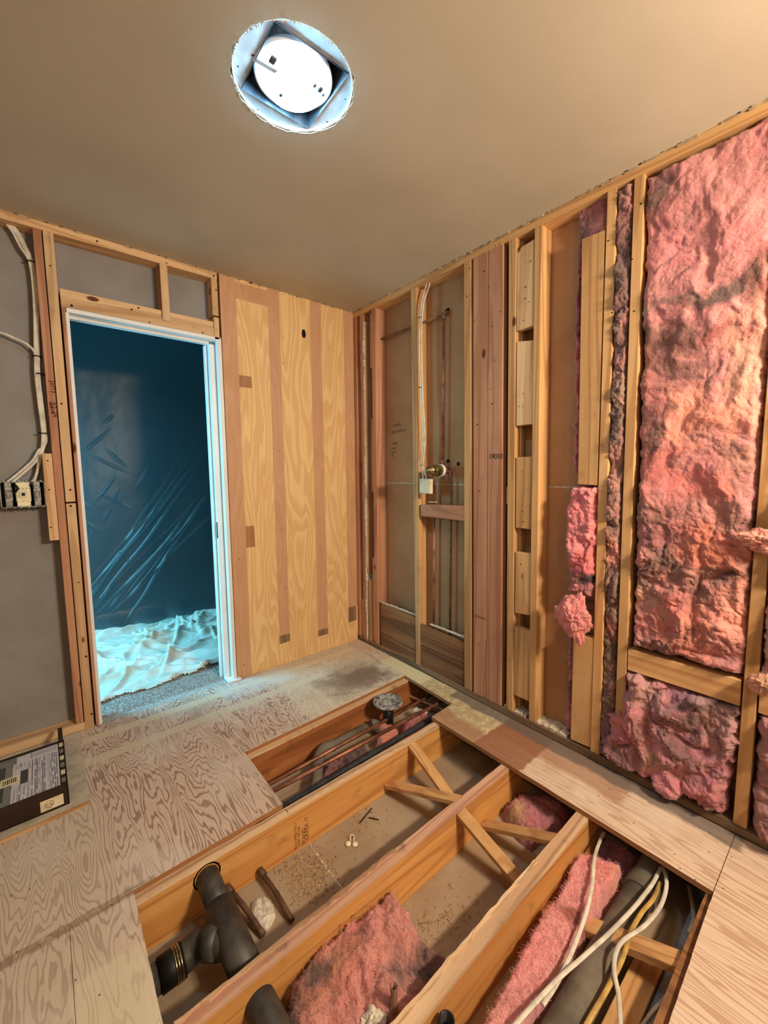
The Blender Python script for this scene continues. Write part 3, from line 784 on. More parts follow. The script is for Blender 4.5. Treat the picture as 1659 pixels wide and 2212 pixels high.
def bl(px, py, ra, rb, c, amt, ax='x', v=0.):
    p = at(px, py, ax, v)
    return ((p.y, p.z) if ax == 'x' else (p.x, p.y)) + (ra, rb, c, amt)
# main tall batt between the two bright studs
zt = lambda a, b: np.clip((1.28-b)/.35, 0.12, 1)
batt('insulation_batt', [(-1.905, .575), (-2.262, .575), (-2.245, 2.398), (-1.868, 2.398)], wallmap(.062), .062,
     'tall pink fibreglass batt filling the wide stud bay above the cross block',
     [bl(1420, 420, .03, .09, GREY, .85), bl(1560, 270, .12, .05, (176, 132, 118), .7), bl(1570, 620, .07, .035, GREY, .95), bl(1500, 640, .07, .03, GREY, .8),
      bl(1390, 680, .03, .03, TAN, .7), bl(1650, 600, .02, .12, (120, 84, 70), .9), bl(1440, 730, .14, .04, (128, 92, 84), .85), bl(1550, 710, .05, .02, (150, 66, 62), .5),
      bl(1610, 780, .06, .15, PEACH, .8), bl(1420, 800, .06, .10, (168, 112, 104), .6), bl(1500, 900, .10, .10, (244, 160, 136), .8), bl(1400, 950, .035, .12, GREY, .8),
      bl(1440, 1010, .06, .06, (200, 100, 86), .5), bl(1600, 1010, .04, .08, (180, 130, 116), .8), bl(1520, 1070, .08, .04, (214, 112, 100), .6), bl(1400, 1110, .05, .05, GREY, .8),
      bl(1430, 1200, .05, .08, (116, 84, 84), .85), bl(1540, 1200, .09, .07, (226, 124, 96), .8), bl(1570, 1120, .05, .04, (150, 110, 98), .8), bl(1480, 1350, .10, .08, (214, 130, 112), .7),
      bl(1500, 1260, .20, .22, (190, 128, 108), .5), bl(1440, 780, .09, .10, (140, 98, 88), .7), bl(1380, 900, .05, .12, (150, 108, 96), .7), bl(1400, 300, .06, .12, (150, 104, 98), .6), bl(1420, 1170, .05, .05, (110, 84, 84), .8), bl(1390, 1290, .05, .05, (206, 160, 138), .8), bl(1600, 1300, .05, .09, (232, 160, 140), .7), bl(1500, 1290, .05, .03, GREY, .6)],
     seed=3, ztorn=zt, edge=.03, rough=.020, fold=.024, res=.0028, dirt=.60)
# slack lower batt below the cross block, hanging over the plate
low = [(at(1352, 1452, 'x', 0).y, .462), (-1.884, .3), (-1.830, .24), (-1.835, .17), (-1.80, .11), (-1.84, .045), (-1.92, .02), (-2.0, .045), (-2.06, .01), (-2.15, .05), (-2.235, .03), (-2.262, .468)]
batt('insulation_batt', low, wallmap(.058), .07, 'ragged purple-pink batt sagging below the cross block onto the bottom plate',
     [bl(1400, 1500, .08, .05, (176, 146, 140), .8), bl(1500, 1500, .08, .05, (120, 96, 112), .9), bl(1400, 1600, .08, .08, (206, 140, 140), .7), bl(1560, 1560, .08, .10, (170, 138, 134), .7),
      bl(1480, 1700, .12, .03, (210, 140, 150), .8), bl(1570, 1740, .08, .04, (170, 100, 104), .7), bl(1420, 1640, .05, .03, (190, 156, 140), .8)],
     base=(184, 124, 134), seed=11, edge=.03, rough=.025, fold=.034, warp=.016, res=.0026, dirt=.55)
batt('insulation_batt', [(-2.30, .575), (-2.675, .575), (-2.675, 2.398), (-2.285, 2.398)], wallmap(.062), .075,
     'fibreglass batt at the right picture edge, beyond the last stud',
     [bl(1650, 1250, .05, .10, (200, 110, 90), .7), bl(1655, 1400, .05, .05, TAN, .7)], base=(206, 146, 132), seed=21, rough=.025, fold=.026, ztorn=lambda a, b: np.clip((1.4-b)/.3, .2, 1), edge=.03)
batt('insulation_batt', [(-2.305, .04), (-2.675, .04), (-2.675, .47), (-2.305, .47)], wallmap(.058), .075,
     'dark fibreglass batt at the right picture edge below its cross block',
     [], base=(170, 122, 118), seed=27, rough=.03, fold=.03, edge=.03)
# narrow dirty strip between the twin studs
nar = [(at(1296, 1627, 'x', .02).y, .04), (at(1325, 1640, 'x', .02).y, .04), (at(1349, 1000, 'x', .02).y-.0, 1.33), (at(1371, 400, 'x', .02).y, 2.39), (at(1336, 405, 'x', .02).y, 2.39), (at(1318, 1000, 'x', .02).y, 1.33)]
batt('insulation_batt', nar, wallmap(.050), .040, 'narrow grey-brown dirty fibreglass strip squeezed between twin studs',
     [bl(1350, 430, .05, .06, (220, 150, 140), .95, v=.02), bl(1345, 600, .1, .25, (112, 82, 82), .9, v=.02), bl(1335, 850, .05, .10, (140, 118, 104), .8, v=.02),
      bl(1325, 1020, .05, .12, (176, 126, 110), .8, v=.02), bl(1320, 1180, .04, .07, (200, 136, 112), .8, v=.02), bl(1310, 1400, .05, .18, (104, 86, 72), .9, v=.02), bl(1305, 1600, .06, .07, (128, 92, 104), .9, v=.02)],
     base=(136, 108, 98), seed=33, edge=.012, rough=.012, fold=.022, res=.0024, dirt=.8)
# strip hanging behind the backing boards
sp = [(1245, 430), (1310, 400), (1306, 520), (1256, 560), (1250, 700), (1252, 880), (1247, 1040), (1232, 1010), (1238, 880), (1236, 720), (1240, 610), (1243, 520)]
pl = [(at(x, y, 'x', .03).y, at(x, y, 'x', .03).z) for x, y in sp]
batt('insulation_piece', pl, wallmap(.086), .048, 'thin pink fibreglass sliver beside the upper backing board', [bl(1290, 470, .05, .05, (236, 166, 166), .9, v=.03), bl(1250, 520, .03, .10, (130, 112, 112), .8, v=.03)],
     base=(210, 130, 144), seed=41, edge=.018, rough=.012, fold=.012, res=.0026)
sp = [(1232, 1050), (1291, 1050), (1287, 1230), (1284, 1300), (1262, 1290), (1226, 1285), (1224, 1200), (1216, 1150), (1222, 1100)]
pl = [(at(x, y, 'x', .0).y, at(x, y, 'x', .0).z) for x, y in sp]
batt('insulation_piece', pl, wallmap(.075), .088, 'bulging pink fibreglass wad between the two backing boards',
     [bl(1262, 1200, .05, .06, (206, 96, 100), .7), bl(1262, 1245, .05, .035, (70, 50, 62), .95), bl(1280, 1250, .03, .03, (40, 30, 40), .95)],
     base=(234, 142, 146), seed=43, edge=.03, rough=.02, fold=.02, res=.0026, warp=.012)
sp = [(1221, 1350), (1238, 1350), (1238, 1480), (1234, 1580), (1219, 1578), (1214, 1545), (1224, 1460)]
pl = [(at(x, y, 'x', .04).y, at(x, y, 'x', .04).z) for x, y in sp]
batt('insulation_piece', pl, wallmap(.086), .040, 'thin mauve fibreglass tail hanging beside the lower backing board', [], base=(190, 124, 128), seed=47, edge=.014, rough=.008, fold=.010, res=.0024)
# hanging torn lump
def lump(name, c, rad, seed, label, base, amp=.3, lobes=(), m='wool'):
    bm = bmesh.new(); bmesh.ops.create_icosphere(bm, subdivisions=6, radius=1)
    vv = np.array([v.co[:] for v in bm.verts])
    X_, Y_, Z_ = vv[:, 0], vv[:, 1], vv[:, 2]; wts = np.abs(vv)**3; wts = wts/wts.sum(1)[:, None]
    def tri(fn, s, sd): return fn(Y_*s+3, Z_*s, sd, 3)*wts[:, 0]+fn(X_*s, Z_*s+7, sd+5, 3)*wts[:, 1]+fn(X_*s+5, Y_*s, sd+9, 3)*wts[:, 2]
    def n3(s, sd): return tri(fbm, s, sd)
    def r3(s, sd): return tri(ridge, s, sd)
    k = 1+amp*.9*n3(1.4, seed)+amp*.9*(.5-r3(1.6, seed+1))+amp*.45*(.5-r3(4, seed+2))+amp*.06*n3(16, seed+3)
    for (dx, dy, dz, w_, a_) in lobes:
        dv = np.array((dx, dy, dz))/math.sqrt(dx*dx+dy*dy+dz*dz)
        k += a_*np.exp(-(1-vv@dv)/w_)
    pos = vv*k[:, None]*np.array(rad)+np.array(c)
    for i, v in enumerate(bm.verts): v.co = pos[i]
    me = fin(bm, True)
    ca = me.color_attributes.new('Col', 'FLOAT_COLOR', 'POINT')
    t = np.clip(n3(2.2, seed+9)*.9+.35, 0, 1)[:, None]
    cc = np.array(lin(base)[:3])*(1-t)+np.array(lin((238, 160, 150) if m == 'wool' else base)[:3])*t
    ca.data.foreach_set('color', np.concatenate([cc, np.ones((len(cc), 1))], 1).astype(np.float32).ravel())
    return link(name, me, M[m], None, label=label, category='insulation')
lump('insulation_lump', at(1650, 1168, 'x', -.02), (.03, .055, .035), 63, 'small peach fibreglass tuft crossing the rightmost stud at mid height', (214, 156, 132), .34, [(-.2, .9, .3, .05, .4)])
lump('insulation_lump', at(1652, 1478, 'x', -.03), (.03, .035, .032), 64, 'tan papery fibreglass tuft stuck on the rightmost stud above its cross block', (196, 160, 124), .34, [(-.2, .6, -.6, .05, .3)])
lump('insulation_lump', at(1240, 1331, 'x', -.055), (.042, .066, .082), 51, 'torn pink fibreglass lump hanging off the stud bay, casting a shadow on the stud', (226, 136, 136), .34, [(-.2, -.5, -1, .03, .35), (.2, .9, .4, .05, .25), (0, -.3, 1, .05, .2)])
# joist-bay fibreglass
pb = [at(x, y, 'z', -.12) for x, y in ((833, 1908), (775, 1975), (735, 2010), (690, 2062), (632, 2125), (612, 2230), (760, 2330), (870, 2240), (940, 2140), (985, 2075), (930, 2035), (880, 1975))]
pb = [(p.x, max(-1.842, min(-1.552, p.y))) for p in pb]
batt('insulation_batt', pb, lambda a, b, h: np.stack([a, b, -.204+h+np.clip((b+1.845)/.3, 0, 1)*.05*(h > .01)], -1), .075, 'torn pink fibreglass batt lying in the joist bay round the copper stub',
     [bl(760, 2060, .06, .03, (120, 70, 66), .8, 'z', -.12), bl(900, 2060, .08, .04, (196, 140, 130), .7, 'z', -.12), bl(950, 2090, .06, .05, (120, 84, 90), .8, 'z', -.12), bl(700, 2130, .10, .06, (190, 130, 104), .8, 'z', -.12)],
     base=(212, 146, 136), seed=61, edge=.03, rough=.020, fold=.020, warp=.01, res=.0028, dirt=.7)
pb = [at(x, y, 'z', -.08) for x, y in ((1245, 1828), (1300, 1838), (1345, 1850), (1352, 1890), (1330, 1935), (1262, 2000), (1225, 2080), (1160, 2200), (1100, 2290), (960, 2290), (1040, 2190), (1140, 2010))]
pb = [(p.x, max(-2.035, min(-1.899, p.y))) for p in pb]
batt('insulation_batt', pb, floormap(-.2035), .115, 'long clean pink fibreglass batt lying beside the thick grey pipe',
     [bl(1330, 1880, .05, .04, (240, 150, 130), .6, 'z', -.08), bl(1240, 1980, .03, .015, (150, 84, 70), .9, 'z', -.08)], base=(234, 160, 158), seed=67, edge=.022, rough=.010, fold=.008, res=.003, dirt=.12)
pb = [at(x, y, 'z', -.12) for x, y in ((1085, 1730), (1120, 1705), (1180, 1700), (1235, 1735), (1215, 1770), (1175, 1785), (1150, 1800), (1120, 1775))]
batt('insulation_batt', [(p.x, max(-1.84, p.y)) for p in pb], floormap(-.2035), .07, 'dusty pink fibreglass pad pushed under the floor edge in the braced joist bay',
     [bl(1120, 1745, .05, .04, (196, 160, 116), .8, 'z', -.12)], base=(180, 112, 120), seed=71, edge=.03, rough=.02, fold=.016, res=.003)
pb = [at(x, y, 'z', -.12) for x, y in ((1270, 1790), (1310, 1790), (1400, 1850), (1380, 1870), (1340, 1850), (1290, 1820))]
batt('insulation_piece', [(p.x, max(-2.28, min(-1.9, p.y))) for p in pb], floormap(-.2035), .06, 'dark mauve fibreglass scrap behind the long batt under the floor edge', [], base=(120, 84, 104), seed=73, edge=.03, rough=.02, fold=.016, res=.003)
for i, (pp, lb) in enumerate([(((815, 1575), (845, 1550), (865, 1590), (845, 1620), (812, 1610)), 'small pink fibreglass tuft left of the flange neck under the copper lines'),
                              (((865, 1560), (910, 1545), (940, 1560), (905, 1590), (870, 1595)), 'small pink fibreglass tuft right of the flange neck'),
                              (((700, 1640), (790, 1600), (800, 1630), (715, 1690), (690, 1690)), 'dark brown fibreglass scrap beside the dusty elbow pipe'),
                              (((620, 1740), (690, 1690), (700, 1710), (640, 1760)), 'dark fibreglass scrap at the near end of the first joist bay')]):
    pb = [at(x, y, 'z', -.15) for x, y in pp]
    batt('insulation_piece', [(p.x, max(-1.085, min(-.74, p.y))) for p in pb], floormap(-.2035), .05+.02*(i < 2), lb, [], base=((214, 140, 120), (196, 120, 118), (112, 80, 76), (96, 78, 70))[i], seed=81+i, edge=.03, rough=.03, fold=.025, res=.003, dirt=.5)
# ---- loose glass fibres standing off the pads
def fibres(o, n, lmin=.005, lmax=.018, wd=.00035):
    me = o.data; nv = len(me.vertices); co = np.empty(nv*3); me.vertices.foreach_get('co', co); co = co.reshape(-1, 3)
    no = np.empty(nv*3); me.vertices.foreach_get('normal', no); no = no.reshape(-1, 3)
    cl = np.empty(nv*4); me.color_attributes['Col'].data.foreach_get('color', cl); cl = cl.reshape(-1, 4)
    rg = np.random.default_rng(nv % 1000); idx = rg.integers(0, nv if o.name.startswith('insulation_lump') else nv//2, n)
    P, N = co[idx]+np.array(o.location), no[idx]
    T = rg.normal(size=(n, 3)); T -= N*(T*N).sum(1)[:, None]; T /= np.linalg.norm(T, axis=1)[:, None]+1e-9
    D = T+N*rg.uniform(.05, .8, n)[:, None]; D /= np.linalg.norm(D, axis=1)[:, None]
    L = rg.uniform(lmin, lmax, n)[:, None]; S = np.cross(D, N+.01)*1.0; S /= np.linalg.norm(S, axis=1)[:, None]+1e-9; S *= wd
    C = rg.normal(size=(n, 3))*.25*L
    A0 = P-N*.001; B0 = P+D*L*.5+C; E0 = P+D*L+C*.3
    V = np.stack([A0-S, A0+S, B0-S, B0+S, E0-S*.4, E0+S*.4], 1).reshape(-1, 3)
    b = np.arange(n)[:, None]*6; F = np.concatenate([b+np.array([[0, 1, 3, 2]]), b+np.array([[2, 3, 5, 4]])])
    m2 = bpy.data.meshes.new('m'); m2.from_pydata(V.tolist(), [], F.tolist())
    ca = m2.color_attributes.new('Col', 'FLOAT_COLOR', 'POINT'); cc = np.repeat(np.clip(cl[idx]*1.25+.04, 0, 1), 6, axis=0)
    ca.data.foreach_set('color', cc.astype(np.float32).ravel())
    link('loose_fibres', m2, M['wool'], o, kind='stuff')
for o in [o for o in COL.objects if o.get('category') == 'insulation' and o.parent is None]:
    a_ = sum(p_.area for p_ in o.data.polygons)
    if o.name.startswith('insulation_lump'): fibres(o, 1500, .004, .013, .0003)
    else: fibres(o, int(min(26000, 24000*a_)))
# ---- ceiling can light
CX, CY = -1.157, -1.318
LT = empty('ceiling_light', (CX, CY, H), label='round recessed ceiling light with bright bluish bulb and bare metal plate', category='lamp')
M['lampm'] = plain('lamp_plate_metal', (206, 212, 218), .6, 0, .5, .05, 25)
M['lampd'] = plain('lamp_box_dark', (92, 100, 110), .6, .3, .4, .2, 20)
lathe('rim', [(.1735, -.002), (.1745, .03), (.172, .03), (.1705, 0.0), (.1735, -.002)], (CX, CY, H+.004), 'z', M['white'], LT, 64, close=False)
bm = bmesh.new(); n = 64; zpl = H+.013
sq = [(-1.272, -1.433), (-1.045, -1.438), (-1.040, -1.196), (-1.268, -1.197)]
oc = [bm.verts.new((CX+.1715*math.cos(2*math.pi*k/n), CY+.1715*math.sin(2*math.pi*k/n), zpl)) for k in range(n)]
ic = [bm.verts.new((x, y, zpl)) for x, y in sq]
es = [bm.edges.new((oc[i], oc[(i+1) % n])) for i in range(n)]+[bm.edges.new((ic[i], ic[(i+1) % 4])) for i in range(4)]
bmesh.ops.triangle_fill(bm, use_beauty=True, edges=es)
link('plate', fin(bm), M['lampm'], LT, label='flat metal plate with a square opening')
bm = bmesh.new()
for i in range(4):
    a, b = sq[i], sq[(i+1) % 4]
    bm.faces.new([bm.verts.new(p) for p in ((a[0], a[1], zpl-.006), (b[0], b[1], zpl-.006), (b[0], b[1], zpl+.12), (a[0], a[1], zpl+.12))])
bm.faces.new([bm.verts.new((x, y, zpl+.12)) for x, y in sq])
link('housing_box', fin(bm), M['lampd'], LT)
lathe('can', [(.111, .012), (.1125, .0), (.1, .0), (.099, .03), (.096, .14), (.02, .15)], (-1.160, -1.322, H+.012), 'z', M['white'], LT, 64, close=False)
dome = [(.0005, -.036), (.05, -.035), (.072, -.032), (.082, -.026), (.086, -.016), (.087, .0), (.088, .05)]
lathe('bulb', dome, (-1.160, -1.322, H+.011), 'z', M['glow'], LT, 48, close=False, label='glaring white glass bulb')
beam('bracket', at(549, 128, 'z', 2.452), at(597, 156, 'z', 2.410), (.003, -.007, 0), (0, 0, .001), M['lampm'], LT)
for (x, y, s) in ((590, 133, .009), (607, 207, .005), (692, 196, .007), (698, 207, .004), (680, 187, .005)):
    c = at(x, y, 'z', 2.411); bm = bmesh.new(); bxm(bm, c.x-s, c.x+s*.8, c.y-s*1.3, c.y+s*1.2, c.z-.001, c.z+.006); bev(bm, .002)
    link('clip', fin(bm), M['lampd'], LT)
discs('screw', [at(x, y, 'z', zpl) for x, y in ((514, 143), (556, 237), (620, 275), (707, 263), (746, 214), (546, 119), (579, 265), (727, 255))], .0028, M['hole'], LT, (0, 0, -1))
# ---- product-like metal box on the floor at left
BX = empty('heater_box', (-2.15, -.37, 0), label='low dark brown metal box with printed sheets on top, by the left wall', category='box')
bx0, bx1, by0, by1, bz = -2.46, -1.815, -.545, -.20, .092
bm = bmesh.new(); bxm(bm, bx0, bx1, by0, by0+.003, .003, bz); bxm(bm, bx0, bx1, by1-.003, by1, .003, bz)
bxm(bm, bx0, bx0+.003, by0, by1, .003, bz); bxm(bm, bx1-.003, bx1, by0, by1, .003, bz); bxm(bm, bx0, bx1, by0, by1, .003, .006)
link('body', fin(bm), M['dark'], BX)
box('side_flange', bx1-.020, bx1-.003, by0+.004, by1+.13, .072, .088, M['dark'], BX)
for i in range(6):
    y = by0+.02+i*.055
    box('foam_scrap', bx1-.019, bx1-.005, y, y+.03, .088, .0905, M['label'] if i % 2 else M['paperg'], BX, b=.001)
box('cover_sheet', bx0+.004, bx1-.022, by0+.004, by1-.004, .080, .0842, M['paperg'], BX, b=0)
z1 = .0852
box('printed_sheet', -1.985, -1.838, by0+.006, -.262, .0843, z1, M['paper'], BX, b=0)
box('printed_sheet', -1.975, -1.838, -.259, -.212, .0843, z1, M['paper'], BX, b=0)
box('dark_sheet', -2.40, -2.008, -.50, -.26, .0843, z1, M['paperd'], BX, b=0)
box('small_label', -2.020, -1.962, -.405, -.350, .0853, .0858, M['label'], BX, b=0)
box('small_label', -1.960, -1.936, -.425, -.330, .0853, .0857, M['paperd'], BX, b=0)
bm = bmesh.new()
x = -1.978
while x < -1.845:   # columns of fine print
    y = by0+.012; w_ = R.choice((.0012, .0018, .004))
    while y < -.275:
        l = R.uniform(.004, .03)
        if R.random() < .85 and not (x < -1.93 and y > -.43 and y < -.33): bxm(bm, x, x+w_, y, min(y+l, -.27), z1, z1+.0002)
        y += l+.002
    x += w_+R.choice((.0015, .003, .006))
x = -1.93
while x < -1.845:
    bxm(bm, x, x+.0012, -.25, -.218, z1, z1+.0002); x += .004
bxm(bm, -1.928, -1.9265, -.259, -.212, z1, z1+.0003)
link('fine_print', fin(bm), M['print'], BX, kind='stuff')
bm = bmesh.new()
for k in range(7): bxm(bm, -2.012+k*.006, -2.010+k*.006+R.uniform(0, .002), -.395, -.362, .0858, .0860)
link('barcode_lines', fin(bm), M['ink'], BX, kind='stuff')
def text(name, s, size, origin, xd, yd, m, parent, extr=.0002, spacing=1.0):
    cu = bpy.data.curves.new('t', 'FONT'); cu.body = s; cu.size = size; cu.extrude = 0; cu.space_character = spacing; cu.resolution_u = 2
    o = bpy.data.objects.new('t', cu); COL.objects.link(o)
    me = bpy.data.meshes.new_from_object(o); bpy.data.objects.remove(o)
    xd, yd = Vector(xd).normalized(), Vector(yd).normalized(); zd = xd.cross(yd)
    me.transform(Matrix(((xd.x, yd.x, zd.x, origin[0]), (xd.y, yd.y, zd.y, origin[1]), (xd.z, yd.z, zd.z, origin[2]), (0, 0, 0, 1))))
    return link(name, me, m, parent)
lc = at(116, 1728, 'y', by0)
lab = box('certification_label', -1.902, -1.832, by0-.0006, by0, .012, .055, M['label'], BX, b=0)
text('lettering', 'UL', .016, (-1.884, by0-.0009, .029), (1, 0, 0), (0, 0, 1), M['ink'], BX)
text('lettering', 'C        US', .008, (-1.894, by0-.0009, .026), (1, 0, 0), (0, 0, 1), M['ink'], BX)
text('lettering', 'LISTED', .007, (-1.888, by0-.0009, .016), (1, 0, 0), (0, 0, 1), M['ink'], BX)
bm = bmesh.new(); lathe_bm(bm, [(.0115, 0), (.0115, -.0003), (.0130, -.0003), (.0130, 0)], (-1.8755, by0-.0006, .035), 'y', 32)
link('emblem_ring', fin(bm), M['ink'], BX)
# ---- handwriting and stamps
t = at(848, 920, 'x', .0885)
for (s, px, py, sz) in (('2 WIRE', 848, 920, .034), ('RED SWITCH', 846, 934, .030), ('1 WIRE', 843, 959, .030), ('2 from', 843, 969, .030), ('1 white', 843, 977, .028), ('1 Ru', 843, 984, .028)):
    p = at(px, py+3, 'x', .0884); text('handwriting', s, sz*.8, (p.x, p.y, p.z), (0, -1, .05), (0, .18, 1), M['ink'], WR)
p = at(1055, 992, 'x', -.001); text('stamp', '19010', .040, (p.x, p.y, p.z), (0, -1, 0), (0, 0, 1), M['ink'], WR, spacing=.85)
p = at(1026, 1333, 'x', -.001); text('stamp', 'WWPA', .022, (p.x, p.y, p.z), (0, -1, 0), (0, 0, 1), plain('ink_red', (150, 60, 34), .9), WR)
p = at(102, 822, 'y', .0035)
for k, (s, dx) in enumerate((('Jerry', 0), ('22 24', -.012))):
    text('handwriting', s, .030, (-1.748+dx*.5, .0030, 1.735-k*.10), (.12, 0, -1), (1, 0, .12), M['ink'], WB)
text('handwriting', 'Gone', .026, (-1.757, .0030, 1.64), (.1, 0, -1), (1, 0, .1), M['ink'], WB)
for (x, y) in ((-1.135, -1.1316), (-1.205, -1.5486)):
    for k, s in enumerate(('KILN DRIED NO 2', 'HEM FIR 2x8', 'STAND', 'GRADE 17')):
        text('stamp', s, .0145 if k < 2 else .022, (x+.014*k+(.01 if k > 1 else 0), y, -.19+.012*(k % 2)), (0, 0, 1), (-1, 0, 0), M['ink'], FL)
# ---- electrical switch box and cables at left
EB = empty('switch_box', (-1.88, .03, 1.21), label='three-gang electrical box with ivory and grey devices hanging beside the stud', category='electrical box')
bm = bmesh.new()
for (a, b, c_, d) in ((-1.957, -1.953, 1.150, 1.268), (-1.803, -1.800, 1.150, 1.268), (-1.957, -1.800, 1.264, 1.268), (-1.957, -1.800, 1.150, 1.154)): bxm(bm, a, b, 0, .075, c_, d)
bxm(bm, -1.957, -1.800, .072, .075, 1.15, 1.268)
link('housing', fin(bm), M['steel'], EB)
box('inner_back', -1.952, -1.804, .066, .070, 1.155, 1.263, M['blackd'], EB, b=0)
def device(x, wd, m, inner, hh=.050):
    d = box('device', x-wd/2, x+wd/2, -.006, .03, 1.21-hh*.72, 1.21+hh*.72, m, EB, b=.004)
    for s in (-1, 1): box('mounting_ear', x-wd*.45, x+wd*.45, -.004, -.001, 1.21+s*.043-.012, 1.21+s*.043+.012, m if m == M['ivory'] else M['steel'], d, b=.001)
    box('rocker', x-wd*.28, x+wd*.28, -.011, -.005, 1.195, 1.225, inner, d, b=.002)
    for s in (-1, 1):
        for q in (-1, 1): lathe('plaster_ear', [(.003, -.002), (.006, -.002), (.006, .0), (.003, .0)], (x+q*.014, -.003, 1.21+s*.060), 'y', M['steel'], d, 12, close=False)
device(-1.928, .026, M['lug'], M['steel'])
device(-1.878, .052, M['ivory'], M['label'])
device(-1.829, .026, M['lug'], M['steel'])
bm = bmesh.new()
for k in range(5): bxm(bm, -1.900+k*.011, -1.898+k*.011, -.0075, -.005, 1.232, 1.238)
bxm(bm, -1.884, -1.872, -.0125, -.010, 1.203, 1.217); link('contact_slots', fin(bm), M['blackd'], EB)
tube('loose_wire', [(-1.905, -.004, 1.255), (-1.895, -.014, 1.238), (-1.905, -.012, 1.222), (-1.91, 0, 1.215)], .005, M['blackd'], EB)
yc = .045
def cab(name, pts, lb, m='cable', r=.0055, flat=.6, grp=None, ties=(), y=yc, **kw):
    q = [at(a, b, 'y', y) if len(_) == 0 else at(a, b, 'y', _[0]) for a, b, *_ in pts]
    o = tube(name, q, r, M[m], None, 10, 8, flat, flatdir=(0, 1, 0), label=lb, category='cable')
    if grp: o['group'] = grp
    return o
run = [(70, 560), (77, 640), (80, 760), (82, 820), (92, 900), (96, 940), (94, 968)]
cab('cable', [(14, 483), (28, 503), (45, 535), (64, 568)]+[(a-4, b) for a, b in run[1:]]+[(84, 972), (70, 995), (40, 1022), (15, 1042, .03)], 'white flat cable, outermost of the bundle, curving down to the left device')
cab('cable', [(20, 484), (36, 505), (52, 535), (68, 568)]+[(a-1, b) for a, b in run[1:]]+[(89, 975), (76, 998), (48, 1024), (24, 1044, .03)], 'white flat cable, second in the bundle, curving to the grey device')
cab('cable', [(27, 486), (42, 506), (57, 536), (71, 568)]+[(a+3, b) for a, b in run[1:-1]]+[(92, 965), (84, 985), (82, 1010), (76, 1030), (66, 1046, .03)], 'white flat cable, innermost of the bundle, dropping straight to the box')
cab('cable', [(-60, 705), (0, 718), (30, 730), (60, 745), (78, 770), (80, 830), (88, 900), (101, 945), (95, 965), (88, 990), (80, 1020), (72, 1046, .03)], 'white cable arching in from the left edge to join the bundle')
for (a, b) in ((66, 566), (80, 770), (93, 936), (88, 808)):
    p = at(a, b, 'y', yc); bm = bmesh.new(); lathe_bm(bm, [(.017, -.002), (.017, .002), (.019, .002), (.019, -.002), (.017, -.002)], p, 'z', 16)
    o = link('cable_tie', fin(bm), M['blackw'], None, label={566: 'black staple tie high on the left cable bundle', 770: 'black tie where the arching cable joins the bundle', 936: 'black tie low on the bundle just above the nailed block', 808: 'black tie a hand below the arching cable junction'}[b], category='cable tie')
# ---- shower plumbing in the right wall
SH = empty('shower_plumbing', (.05, -.81, 1.3), label='copper shower riser and supply lines joined to a brass mixing valve', category='pipework')
px_ = .055
p = lambda a, b, x=px_: at(a, b, 'x', x)
top = p(958, 683); tx = top.y
tube('riser_pipe', [(px_, tx, 1.36), (px_, tx, 2.195)], .008, M['copper'], SH, 14, 1)
tube('shower_arm_pipe', [(px_, -.22, 2.205), (px_, tx+.01, 2.205)], .008, M['copperold'], SH, 14, 1)
bm = bmesh.new(); tube_bm(bm, [(px_, tx+.028, 2.205), (px_, tx, 2.205), (px_, tx, 2.178)], .011, 14, 4); tube_bm(bm, [(px_, tx, 2.2), (px_+.02, tx-.022, 2.222)], .010, 14, 1)
link('elbow', fin(bm), M['copperold'], SH)
vz, vy = 1.302, at(925, 1015, 'x', -.06).y
lathe('valve_body', [(.0005, -.012), (.012, -.012), (.013, .0), (.030, .006), (.0335, .020), (.0335, .030), (.031, .031), (.034, .034), (.034, .092), (.020, .10), (.02, .12)], (-.105, vy-.045, vz), 'x', M['brass'], SH, 40)
lathe('plaster_guard_ring', [(.036, 0), (.036, .018), (.020, .018), (.020, 0)], (-.012, vy-.045, vz), 'x', M['white'], SH, 40)
vyy = vy-.045
bm = bmesh.new()
tube_bm(bm, [(.0, vyy, vz), (px_+.01, vyy, vz)], .020, 16, 1); tube_bm(bm, [(px_, vyy, vz), (px_, tx, vz), (px_, tx, 1.36)], .013, 14, 3)
tube_bm(bm, [(px_, tx, vz+.045), (px_, tx, vz+.058)], .017, 14, 1); tube_bm(bm, [(px_, tx, vz), (px_, tx-.05, vz-.004), (px_, tx-.062, vz-.02), (px_, tx-.062, vz-.045)], .013, 14, 4)
tube_bm(bm, [(px_, vyy+.01, vz), (px_, vyy+.035, vz)], .013, 14, 1); tube_bm(bm, [(px_, tx, vz-.01), (px_, tx, vz-.055)], .009, 14, 1)
link('valve_manifold', fin(bm), M['copperold'], SH)
hy, cy_ = at(938, 1060, 'x', px_).y, at(974, 1060, 'x', px_).y
for nm, yy, m_ in (('hot_pipe', hy, 'copper'), ('cold_pipe', cy_, 'copperold')):
    tube(nm, [(px_, yy, 1.25), (px_, yy, .06)], .008, M[m_], SH, 14, 1)
